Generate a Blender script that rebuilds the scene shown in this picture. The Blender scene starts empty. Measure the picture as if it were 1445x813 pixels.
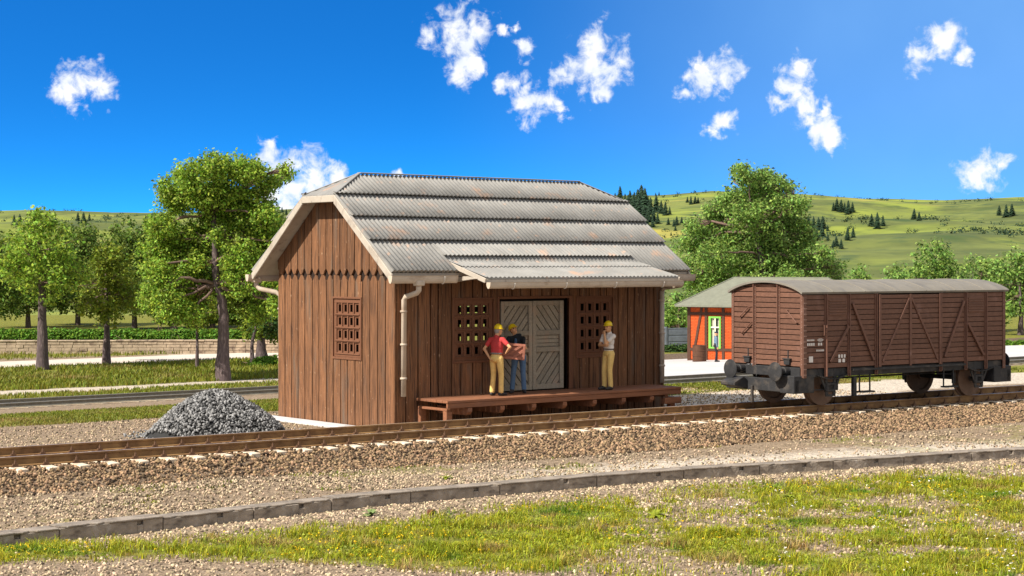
import bpy, bmesh, math, random
import numpy as np
from mathutils import Vector, Matrix
random.seed(7); rng = np.random.default_rng(7)
scene = bpy.context.scene
COL = scene.collection
R = math.radians
# ------------------------------------------------------------------ camera
F, YAW, CX, CY, CZ, HY = 2516.93, 0.685, -25.335, -35.585, 4.121, 371.5
S_, C_ = math.sin(YAW), math.cos(YAW)
FWD = np.array([S_, C_, 0.0]); RGT = np.array([C_, -S_, 0.0]); CAM = np.array([CX, CY, CZ])
def ray(u, v): return FWD + RGT*((u-722.5)/F) + np.array([0, 0, (HY-v)/F])
def cam_pt(u, v, d): return CAM + ray(u, v)*d
def at_z(u, v, z):
    r = ray(u, v); return CAM + r*((z-CZ)/r[2])
def proj(P):
    v = np.asarray(P, float)-CAM; zf = v @ FWD
    return 722.5+F*(v @ RGT)/zf, HY-F*v[2]/zf, zf
def terrain(Y):
    return 0.0 if Y < 9 else max(-1.6, -1.6*(Y-9)/31)
def hit(u, v):
    r = ray(u, v); t = 22.0
    while t < 400:
        p = CAM+r*t
        if p[2] <= terrain(p[1]): return p
        t += .03
    return p
cam = bpy.data.cameras.new('camera'); co = bpy.data.objects.new('camera', cam); COL.objects.link(co)
co.location = CAM; co.rotation_euler = (R(90), 0, -YAW)
cam.sensor_width = 36; cam.lens = F/1445*36; cam.shift_y = -(406.5-HY)/1445
cam.clip_start = .5; cam.clip_end = 6000
scene.camera = co
# ------------------------------------------------------------------ materials
def nd(nt, t, **k):
    n = nt.nodes.new(t)
    for a, b in k.items(): setattr(n, a, b)
    return n
MATS = {}
def pmat(name, base, rough=.8, var=.25, scale=3.0, stretch=(1, 1, 1), island=.0, hue=0.0, bump=.3, bscale=30, bstretch=None,
         patches=(), spec=.3, metal=0.0, transl=0.0, base2=None, alpha=None):
    """procedural surface: noise variation, per-piece variation, patches [(colour, scale, lo, hi, stretch)], bump"""
    m = bpy.data.materials.new(name); m.use_nodes = True; nt = m.node_tree; nt.nodes.clear(); L = nt.links.new
    out = nd(nt, 'ShaderNodeOutputMaterial'); bs = nd(nt, 'ShaderNodeBsdfPrincipled')
    tc = nd(nt, 'ShaderNodeTexCoord'); src = tc.outputs['Object']
    geo = nd(nt, 'ShaderNodeNewGeometry')
    if island:   # shift the pattern per loose piece
        ad = nd(nt, 'ShaderNodeVectorMath', operation='ADD'); sc = nd(nt, 'ShaderNodeVectorMath', operation='SCALE')
        sc.inputs[0].default_value = (37.1, 17.7, 53.3); L(geo.outputs['Random Per Island'], sc.inputs['Scale'])
        L(src, ad.inputs[0]); L(sc.outputs[0], ad.inputs[1]); src = ad.outputs[0]
    mp = nd(nt, 'ShaderNodeMapping'); mp.inputs['Scale'].default_value = stretch; L(src, mp.inputs['Vector'])
    nz = nd(nt, 'ShaderNodeTexNoise'); nz.inputs['Scale'].default_value = scale; nz.inputs['Detail'].default_value = 8; nz.inputs['Roughness'].default_value = .65
    L(mp.outputs[0], nz.inputs['Vector'])
    cr = nd(nt, 'ShaderNodeValToRGB'); b2 = base2 or base
    cr.color_ramp.elements[0].position = .28; cr.color_ramp.elements[1].position = .72
    cr.color_ramp.elements[0].color = [c*(1-var) for c in base]+[1]; cr.color_ramp.elements[1].color = [min(1, c*(1+var)) for c in b2]+[1]
    L(nz.outputs['Fac'], cr.inputs['Fac']); col = cr.outputs['Color']
    for (pc, ps, lo, hi, pst) in patches:
        mq = nd(nt, 'ShaderNodeMapping'); mq.inputs['Scale'].default_value = pst; mq.inputs['Location'].default_value = (ps*1.7, 3.1, ps*.3); L(tc.outputs['Object'], mq.inputs['Vector'])
        n2 = nd(nt, 'ShaderNodeTexNoise'); n2.inputs['Scale'].default_value = ps; n2.inputs['Detail'].default_value = 6; L(mq.outputs[0], n2.inputs['Vector'])
        mr = nd(nt, 'ShaderNodeMapRange'); mr.inputs[1].default_value = lo; mr.inputs[2].default_value = hi; L(n2.outputs['Fac'], mr.inputs[0])
        mx = nd(nt, 'ShaderNodeMix', data_type='RGBA'); L(mr.outputs[0], mx.inputs[0]); L(col, mx.inputs[6]); mx.inputs[7].default_value = list(pc)+[1]; col = mx.outputs[2]
    if island:
        hs = nd(nt, 'ShaderNodeHueSaturation'); mr = nd(nt, 'ShaderNodeMapRange'); mr.inputs[3].default_value = 1-island; mr.inputs[4].default_value = 1+island
        L(geo.outputs['Random Per Island'], mr.inputs[0]); L(mr.outputs[0], hs.inputs['Value']); L(col, hs.inputs['Color'])
        if hue:
            mh = nd(nt, 'ShaderNodeMath', operation='MULTIPLY'); mh.inputs[1].default_value = 7.31; L(geo.outputs['Random Per Island'], mh.inputs[0])
            fr = nd(nt, 'ShaderNodeMath', operation='FRACT'); L(mh.outputs[0], fr.inputs[0])
            m2 = nd(nt, 'ShaderNodeMapRange'); m2.inputs[3].default_value = .5-hue; m2.inputs[4].default_value = .5+hue; L(fr.outputs[0], m2.inputs[0]); L(m2.outputs[0], hs.inputs['Hue'])
        col = hs.outputs['Color']
    L(col, bs.inputs['Base Color']); bs.inputs['Roughness'].default_value = rough; bs.inputs['Metallic'].default_value = metal
    bs.inputs['Specular IOR Level'].default_value = spec
    if bump:
        mb_ = nd(nt, 'ShaderNodeMapping'); mb_.inputs['Scale'].default_value = bstretch or stretch; L(src, mb_.inputs['Vector'])
        n3 = nd(nt, 'ShaderNodeTexNoise'); n3.inputs['Scale'].default_value = bscale; n3.inputs['Detail'].default_value = 5; L(mb_.outputs[0], n3.inputs['Vector'])
        bp = nd(nt, 'ShaderNodeBump'); bp.inputs['Strength'].default_value = bump; bp.inputs['Distance'].default_value = .03
        L(n3.outputs['Fac'], bp.inputs['Height']); L(bp.outputs[0], bs.inputs['Normal'])
    sh = bs.outputs[0]
    if transl:
        tr = nd(nt, 'ShaderNodeBsdfTranslucent'); L(col, tr.inputs['Color']); ms = nd(nt, 'ShaderNodeMixShader'); ms.inputs[0].default_value = transl
        L(sh, ms.inputs[1]); L(tr.outputs[0], ms.inputs[2]); sh = ms.outputs[0]
    L(sh, out.inputs['Surface']); MATS[name] = m; return m

M_wood = pmat('brown_boards', (.19, .086, .039), .75, .4, 2.2, (7, 7, .5), island=.2, bump=.9, bscale=5, bstretch=(9, 9, .6),
              patches=[((.075, .036, .02), 3.2, .50, .66, (9, 9, .45)), ((.15, .105, .075), 1.4, .56, .75, (3, 3, .4)), ((.36, .22, .13), 14, .66, .74, (1, 1, .5))])
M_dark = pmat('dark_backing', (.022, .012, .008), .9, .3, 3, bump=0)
M_lat = pmat('brown_lattice', (.165, .07, .036), .75, .2, 4, (5, 5, .8), bump=.3, bscale=12)
M_deck = pmat('platform_planks', (.24, .10, .05), .75, .3, 2.5, (.6, 6, 6), island=.12, bump=.4, bscale=6, bstretch=(.7, 8, 8),
              patches=[((.22, .10, .06), 2.0, .5, .7, (.5, 3, 3))])
M_grey = pmat('grey_door_boards', (.30, .255, .195), .75, .25, 3, (6, 6, 6), island=.12, bump=.3, bscale=12,
              patches=[((.36, .26, .19), 3, .55, .72, (1, 1, 1))])
M_roof = pmat('corrugated_roof', (.255, .247, .232), .6, .2, 1.6, (1, 1, 1), bump=.15, bscale=14,
              patches=[((.44, .27, .18), 1.1, .60, .78, (1, 1.5, 1.5)), ((.42, .30, .23), 4.0, .62, .75, (1, 1, 1)), ((.22, .21, .2), .9, .62, .8, (1.6, 1, 1))])
M_trim = pmat('painted_trim', (.42, .37, .31), .6, .1, 2, bump=.1, bscale=15, patches=[((.30, .24, .19), 1.7, .52, .75, (1, 1, 1)), ((.24, .2, .17), 6, .56, .72, (1, 1, .6))])
M_zinc = pmat('gutter_zinc', (.52, .43, .34), .5, .1, 3, bump=.06, bscale=15, patches=[((.34, .25, .18), 2.5, .54, .75, (1, 1, 1))])
M_zring = pmat('gutter_clip', (.66, .6, .52), .5, .08, 3, bump=0)
M_conc = pmat('concrete', (.27, .225, .18), .9, .4, 2.2, bump=.5, bscale=22, island=.07, patches=[((.13, .105, .085), 3.1, .54, .68, (1, 1, 2)), ((.36, .32, .27), 7, .58, .7, (1, 1, 1))])
M_slab = pmat('pale_slab', (.55, .55, .56), .85, .12, 2, bump=.2, bscale=20, patches=[((.3, .28, .26), 2.4, .6, .72, (1, 1, 1))])
M_rail = pmat('rail_steel', (.19, .10, .042), .7, .3, 6, (1, 1, 1), bump=.1, bscale=30, patches=[((.28, .16, .065), 2.5, .45, .65, (1, 1, 1))])
M_railtop = pmat('rail_head_worn', (.50, .42, .34), .35, .15, 5, (1, 6, 1), bump=0, spec=.6, metal=.5)
M_clip = pmat('rail_fastening_rust', (.13, .07, .04), .8, .3, 9, bump=.1)
M_sleep = pmat('sleeper_concrete', (.66, .55, .42), .9, .18, 5, bump=.3, bscale=20, patches=[((.4, .3, .2), 5, .55, .7, (1, 1, 1))])
M_ball = pmat('ballast_stone', (.225, .148, .085), .9, .4, 8, island=.92, hue=.012, bump=.2, bscale=60)
M_pale = pmat('pale_gravel_stone', (.34, .262, .175), .9, .3, 8, island=.85, hue=.02, bump=0)
M_coal = pmat('grey_gravel_stone', (.18, .178, .176), .85, .3, 9, island=.9, bump=.15, bscale=50)
M_trunk = pmat('bark', (.095, .07, .07), .95, .35, 3, (4, 4, .8), bump=1.0, bscale=5, bstretch=(5, 5, .7), patches=[((.20, .155, .145), 5, .55, .7, (3, 3, .6))])
M_branch = pmat('branch_bark', (.16, .105, .085), .95, .3, 6, bump=.5, bscale=12)
M_leaf = pmat('tree_leaves', (.19, .31, .03), .6, .35, .7, island=.7, hue=.035, bump=0, transl=.5, base2=(.30, .42, .055), patches=[((.22, .24, .06), .9, .6, .75, (1, 1, 1))])
M_leafR = pmat('tree_leaves_deep', (.16, .285, .045), .6, .35, .6, island=.75, hue=.03, bump=0, transl=.5, base2=(.27, .40, .095), patches=[((.22, .24, .10), .8, .62, .75, (1, 1, 1))])
M_leafD = pmat('dark_leaves', (.04, .085, .016), .7, .35, .7, island=.5, hue=.03, bump=0, transl=.25)
M_leafY = pmat('yellow_green_leaves', (.17, .22, .018), .7, .35, .7, island=.5, hue=.03, bump=0, transl=.3)
M_hedge = pmat('hedge_leaves', (.12, .24, .02), .7, .3, .7, island=.45, hue=.03, bump=0, transl=.3)
M_con = pmat('conifer_needles', (.022, .05, .024), .8, .35, 1.5, island=.35, bump=0)
M_grass = pmat('grass_blades', (.20, .285, .010), .6, .3, 2.2, island=.55, hue=.04, bump=0, transl=.35, base2=(.42, .39, .018), patches=[((.40, .29, .09), 1.1, .54, .66, (1, 1, 1)), ((.12, .22, .01), .8, .56, .66, (1, 1, 1))])
M_grassB = pmat('far_grass_blades', (.19, .21, .02), .6, .3, .4, island=.4, hue=.04, bump=0, transl=.35, patches=[((.30, .22, .07), .3, .5, .7, (1, 1, 1))])
M_flower = pmat('yellow_petals', (.75, .52, .01), .6, .2, 5, island=.2, bump=0, transl=.2)
M_white = pmat('white_petals', (.75, .72, .66), .7, .1, 5, bump=0)
M_weed = pmat('weed_leaves', (.19, .29, .02), .6, .35, 2, base2=(.32, .34, .03), island=.4, bump=0, transl=.3)
M_wag = pmat('wagon_boards', (.145, .070, .046), .65, .25, 3, (3, 3, 6), island=.13, bump=.15, bscale=14, patches=[((.2, .105, .08), 2.2, .58, .75, (1, 1, 1))])
M_wagi = pmat('wagon_ironwork', (.15, .073, .05), .65, .2, 4, bump=.1, bscale=20, patches=[((.22, .12, .09), 3, .6, .75, (1, 1, 1))])
M_rivet = pmat('rivet_steel', (.32, .22, .18), .6, .1, 4, bump=0)
M_wroof = pmat('wagon_roof_felt', (.20, .18, .15), .8, .15, 2, bump=.2, bscale=16, patches=[((.14, .13, .12), 1.3, .55, .75, (3, 1, 1))])
M_black = pmat('sooty_ironwork', (.03, .03, .032), .6, .35, 5, bump=.25, bscale=25, patches=[((.085, .072, .062), 3.5, .52, .72, (1, 1, 1))])
M_tyre = pmat('wheel_tread', (.15, .09, .06), .6, .25, 6, bump=.1)
M_mark = pmat('white_lettering', (.72, .68, .64), .7, .1, 6, bump=0)
M_brick = pmat('orange_brick', (.52, .085, .016), .8, .12, 6, bump=.1, bscale=20, island=.12)
M_mortar = pmat('brick_joint', (.42, .07, .02), .9, .1, 6, bump=0)
M_timber = pmat('dark_timber', (.075, .035, .022), .8, .3, 4, bump=.2)
M_green = pmat('green_window_paint', (.17, .44, .07), .5, .1, 4, bump=0)
M_cream = pmat('cream_glazing_bar', (.75, .75, .6), .5, .05, 4, bump=0)
M_pane = pmat('window_glass', (.08, .09, .08), .12, .3, 3, bump=0, spec=.7)
M_curtain = pmat('curtain_cloth', (.5, .45, .36), .9, .15, 4, bump=0)
M_sroof = pmat('slate_roof', (.185, .19, .145), .85, .15, 3, bump=.3, bscale=16)
M_barrel = pmat('rusty_drum', (.09, .04, .022), .75, .35, 4, bump=.15)
M_fence = pmat('precast_concrete', (.15, .17, .2), .9, .3, 1.6, bump=.3, bscale=14)
M_pave = pmat('pale_paving', (.52, .50, .49), .85, .08, .5, bump=.15, bscale=8, patches=[((.50, .46, .42), .6, .5, .75, (1, 1, 1))])
M_road = pmat('pale_road', (.58, .5, .42), .9, .12, .6, bump=.2, bscale=8)
M_swall = pmat('rubble_stone', (.40, .31, .22), .9, .35, 2.2, bump=.6, bscale=6, patches=[((.17, .12, .09), 1.6, .55, .7, (1, 1, 1.6))])
M_crate = pmat('crate_wood', (.30, .115, .075), .75, .3, 4, (3, 3, 3), island=.3, bump=.2, bscale=20)
M_brick1 = pmat('broken_brick', (.15, .06, .03), .9, .3, 12, bump=.3, bscale=40)
M_skin = pmat('skin', (.62, .33, .17), .6, .06, 10, bump=0)
M_lip = pmat('lip', (.42, .16, .1), .6, .06, 10, bump=0)
M_eye = pmat('eye', (.03, .02, .02), .4, .06, 10, bump=0)
M_hair = pmat('grey_hair', (.3, .27, .25), .8, .25, 40, bump=.3, bscale=60)
M_hairb = pmat('brown_hair', (.22, .1, .04), .8, .25, 40, bump=.3, bscale=60)
def cloth(n, c): return pmat(n, c, .85, .14, 9, bump=.35, bscale=9)
M_red = cloth('red_shirt', (.50, .05, .05)); M_ytr = cloth('pale_yellow_trousers', (.76, .52, .18)); M_blk = cloth('black_jacket', (.018, .02, .024))
M_jean = cloth('blue_jeans', (.09, .16, .27)); M_wsh = cloth('white_shirt', (.72, .66, .6)); M_shoe = pmat('shoe_leather', (.035, .03, .03), .5, .3, 9, bump=.1)
M_belt = cloth('grey_belt', (.22, .2, .19)); M_beltd = cloth('dark_belt', (.05, .035, .03)); M_bjack = cloth('blue_jacket', (.13, .19, .27)); M_btr = cloth('black_trousers', (.02, .02, .024))
M_blsh = cloth('blue_shirt', (.06, .11, .2))
M_helm = pmat('yellow_helmet', (.80, .56, .01), .4, .06, 8, bump=0, spec=.5)
M_cap = pmat('navy_cap', (.02, .03, .06), .7, .1, 8, bump=0)
# ------------------------------------------------------------------ object helpers
def tag(o, label=None, cat=None, group=None, kind=None):
    if label: o['label'] = label
    if cat: o['category'] = cat
    if group: o['group'] = group
    if kind: o['kind'] = kind
    return o
def thing(name, label, cat, loc=(0, 0, 0), rz=0.0, group=None):
    o = bpy.data.objects.new(name, None); COL.objects.link(o); o.location = loc; o.rotation_euler = (0, 0, rz); o.empty_display_size = .3
    return tag(o, label, cat, group)
def dup(o, parent=None):
    c = o.copy(); COL.objects.link(c); c.parent = parent
    for ch in list(o.children): dup(ch, c)
    return c
class MB:
    def __init__(s): s.v = []; s.f = []; s.m = []
    def add(s, vs, fs, mi=0):
        b = len(s.v); s.v += [tuple(p) for p in vs]; s.f += [tuple(i+b for i in f) for f in fs]; s.m += [mi]*len(fs)
    def box(s, x0, x1, y0, y1, z0, z1, mi=0, M=None):
        vs = [Vector(p) for p in ((x0, y0, z0), (x1, y0, z0), (x1, y1, z0), (x0, y1, z0), (x0, y0, z1), (x1, y0, z1), (x1, y1, z1), (x0, y1, z1))]
        if M is not None: vs = [M @ p for p in vs]
        s.add(vs, [(0, 3, 2, 1), (4, 5, 6, 7), (0, 1, 5, 4), (1, 2, 6, 5), (2, 3, 7, 6), (3, 0, 4, 7)], mi)
    def prism(s, poly, fn, d0, d1, mi=0):
        """2-D polygon (a,b) extruded between depths d0,d1; fn(a,b,d)->xyz"""
        n = len(poly); vs = [fn(a, b, d0) for a, b in poly]+[fn(a, b, d1) for a, b in poly]
        s.add(vs, [tuple(range(n))[::-1], tuple(range(n, 2*n))]+[(i, (i+1) % n, n+(i+1) % n, n+i) for i in range(n)], mi)
    def bar(s, p, q, w, h, mi=0, up=(0, 0, 1)):
        p, q = Vector(p), Vector(q); d = q-p; L = d.length; d.normalize(); u = Vector(up)
        if abs(d.dot(u)) > .98: u = Vector((1, 0, 0))
        sd = d.cross(u).normalized(); u = sd.cross(d)
        vs = [c+sd*a+u*b for c in (p, q) for a, b in ((-w/2, -h/2), (w/2, -h/2), (w/2, h/2), (-w/2, h/2))]
        s.add(vs, [(0, 1, 2, 3), (7, 6, 5, 4), (0, 4, 5, 1), (1, 5, 6, 2), (2, 6, 7, 3), (3, 7, 4, 0)], mi)
    def tube(s, path, rad, n=10, mi=0, caps=True):
        P = [Vector(p) for p in path]; rs = rad if isinstance(rad, (list, tuple)) else [rad]*len(P)
        vs = []; up = Vector((0, 0, 1)); prev = None
        for i, p in enumerate(P):
            d = (P[min(i+1, len(P)-1)]-P[max(i-1, 0)]).normalized()
            if prev is None:
                ref = up if abs(d.dot(up)) < .9 else Vector((1, 0, 0)); a = d.cross(ref).normalized()
            else:
                a = (prev-d*prev.dot(d)).normalized()
            prev = a; b = d.cross(a)
            vs += [p+(a*math.cos(2*math.pi*k/n)+b*math.sin(2*math.pi*k/n))*rs[i] for k in range(n)]
        fs = [(i*n+k, i*n+(k+1) % n, (i+1)*n+(k+1) % n, (i+1)*n+k) for i in range(len(P)-1) for k in range(n)]
        if caps: fs += [tuple(range(n))[::-1], tuple((len(P)-1)*n+k for k in range(n))]
        s.add(vs, fs, mi)
    def lathe(s, prof, c, axis=(0, 0, 1), n=20, mi=0):
        """profile [(r, h)] turned about an axis through c"""
        q = Vector((0, 0, 1)).rotation_difference(Vector(axis).normalized()); c = Vector(c); vs = []
        for r, h in prof: vs += [c+q @ Vector((r*math.cos(2*math.pi*k/n), r*math.sin(2*math.pi*k/n), h)) for k in range(n)]
        m = len(prof)
        fs = [(i*n+k, i*n+(k+1) % n, (i+1)*n+(k+1) % n, (i+1)*n+k) for i in range(m-1) for k in range(n)]
        fs += [tuple(range(n))[::-1], tuple((m-1)*n+k for k in range(n))]
        s.add(vs, fs, mi)
    def ball(s, c, r, M=None, nu=12, nv=8, mi=0):
        vs = []; c = Vector(c); r = Vector(r) if not isinstance(r, (int, float)) else Vector((r, r, r))
        for j in range(1, nv):
            t = math.pi*j/nv
            for k in range(nu):
                p = Vector((math.sin(t)*math.cos(2*math.pi*k/nu)*r.x, math.sin(t)*math.sin(2*math.pi*k/nu)*r.y, math.cos(t)*r.z))
                vs.append(c+(M @ p if M is not None else p))
        a = Vector((0, 0, r.z)); b = Vector((0, 0, -r.z)); vs += [c+(M @ a if M is not None else a), c+(M @ b if M is not None else b)]
        fs = [(j*nu+k, (j+1)*nu+k, (j+1)*nu+(k+1) % nu, j*nu+(k+1) % nu) for j in range(nv-2) for k in range(nu)]
        T = (nv-1)*nu
        fs += [(T, k, (k+1) % nu) for k in range(nu)]+[(T+1, (nv-2)*nu+(k+1) % nu, (nv-2)*nu+k) for k in range(nu)]
        s.add(vs, fs, mi)
    def build(s, name, mats, parent=None, smooth=False, bevel=0.0, label=None):
        me = bpy.data.meshes.new(name); me.from_pydata(s.v, [], s.f); me.validate()
        if not isinstance(mats, (list, tuple)): mats = [mats]
        for m in mats: me.materials.append(m)
        if len(mats) > 1: me.polygons.foreach_set('material_index', s.m[:len(me.polygons)])
        bm = bmesh.new(); bm.from_mesh(me); bmesh.ops.recalc_face_normals(bm, faces=bm.faces); bm.to_mesh(me); bm.free()
        if smooth: me.polygons.foreach_set('use_smooth', [True]*len(me.polygons))
        o = bpy.data.objects.new(name, me); COL.objects.link(o); o.parent = parent
        if bevel:
            b = o.modifiers.new('bevel', 'BEVEL'); b.width = bevel; b.segments = 1; b.limit_method = 'ANGLE'
        if label: o['label'] = label
        return o
def fast_mesh(name, V, Fc, mats, parent=None, midx=None, smooth=False):
    V = np.asarray(V, np.float32).reshape(-1, 3); Fc = np.asarray(Fc, np.int32); m, k = Fc.shape
    me = bpy.data.meshes.new(name); me.vertices.add(len(V)); me.vertices.foreach_set('co', V.ravel())
    me.loops.add(m*k); me.loops.foreach_set('vertex_index', Fc.ravel()); me.polygons.add(m)
    me.polygons.foreach_set('loop_start', np.arange(0, m*k, k, dtype=np.int32))
    if not isinstance(mats, (list, tuple)): mats = [mats]
    for x in mats: me.materials.append(x)
    if midx is not None: me.polygons.foreach_set('material_index', np.asarray(midx, np.int32))
    if smooth: me.polygons.foreach_set('use_smooth', np.ones(m, bool))
    me.update(calc_edges=True); me.validate()
    o = bpy.data.objects.new(name, me); COL.objects.link(o); o.parent = parent; return o
def rand_rot(n):
    q = rng.normal(size=(n, 4)); q /= np.linalg.norm(q, axis=1)[:, None]; w, x, y, z = q.T
    return np.stack([np.stack([1-2*(y*y+z*z), 2*(x*y-z*w), 2*(x*z+y*w)], -1), np.stack([2*(x*y+z*w), 1-2*(x*x+z*z), 2*(y*z-x*w)], -1),
                     np.stack([2*(x*z-y*w), 2*(y*z+x*w), 1-2*(x*x+y*y)], -1)], 1)
_t = (1+5**.5)/2
ICO_V = np.array([(-1, _t, 0), (1, _t, 0), (-1, -_t, 0), (1, -_t, 0), (0, -1, _t), (0, 1, _t), (0, -1, -_t), (0, 1, -_t), (_t, 0, -1), (_t, 0, 1), (-_t, 0, -1), (-_t, 0, 1)])/math.sqrt(1+_t*_t)
ICO_F = np.array([(0, 11, 5), (0, 5, 1), (0, 1, 7), (0, 7, 10), (0, 10, 11), (1, 5, 9), (5, 11, 4), (11, 10, 2), (10, 7, 6), (7, 1, 8), (3, 9, 4), (3, 4, 2), (3, 2, 6), (3, 6, 8), (3, 8, 9), (4, 9, 5), (2, 4, 11), (6, 2, 10), (8, 6, 7), (9, 8, 1)])
def stones(name, P, size, mats, parent=None, flat=.7):
    n = len(P); sc = np.stack([rng.uniform(.8, 1.35, n), rng.uniform(.7, 1.1, n), rng.uniform(flat*.8, flat*1.15, n)], 1)*np.asarray(size)[:, None]
    V = ICO_V[None]*rng.uniform(.55, 1.35, (n, 12, 1))*sc[:, None, :]
    V = np.einsum('nij,nkj->nki', rand_rot(n), V)+np.asarray(P)[:, None, :]
    Fc = ICO_F[None]+np.arange(n)[:, None, None]*12
    return fast_mesh(name, V, Fc.reshape(-1, 3), mats, parent)
def cone_mask(P, m=260, lo=0):
    """keep what can come near the frame (with margin, in photo pixels)"""
    v = P-CAM; zf = v @ FWD; u = 722.5+F*(v @ RGT)/zf
    w = HY-F*v[:, 2]/zf
    return (u > -m) & (u < 1445+m) & (w < 813+m) & (zf > 5)
def vnoise(x, y, s, seed=0):
    """cheap value noise on arrays"""
    x = np.asarray(x, float)/s+seed*17.3; y = np.asarray(y, float)/s-seed*9.1
    xi = np.floor(x).astype(int); yi = np.floor(y).astype(int); fx = x-xi; fy = y-yi; fx = fx*fx*(3-2*fx); fy = fy*fy*(3-2*fy)
    def h(i, j):
        k = (i*374761393+j*668265263+seed*974711) & 0x7fffffff; k = ((k ^ (k >> 13))*1274126177) & 0x7fffffff; return (k & 0xffff)/65535.
    return h(xi, yi)*(1-fx)*(1-fy)+h(xi+1, yi)*fx*(1-fy)+h(xi, yi+1)*(1-fx)*fy+h(xi+1, yi+1)*fx*fy
def fbm(x, y, s, seed=0): return .55*vnoise(x, y, s, seed)+.3*vnoise(x, y, s/2.3, seed+1)+.15*vnoise(x, y, s/5.1, seed+2)
exec_parts = []
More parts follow.
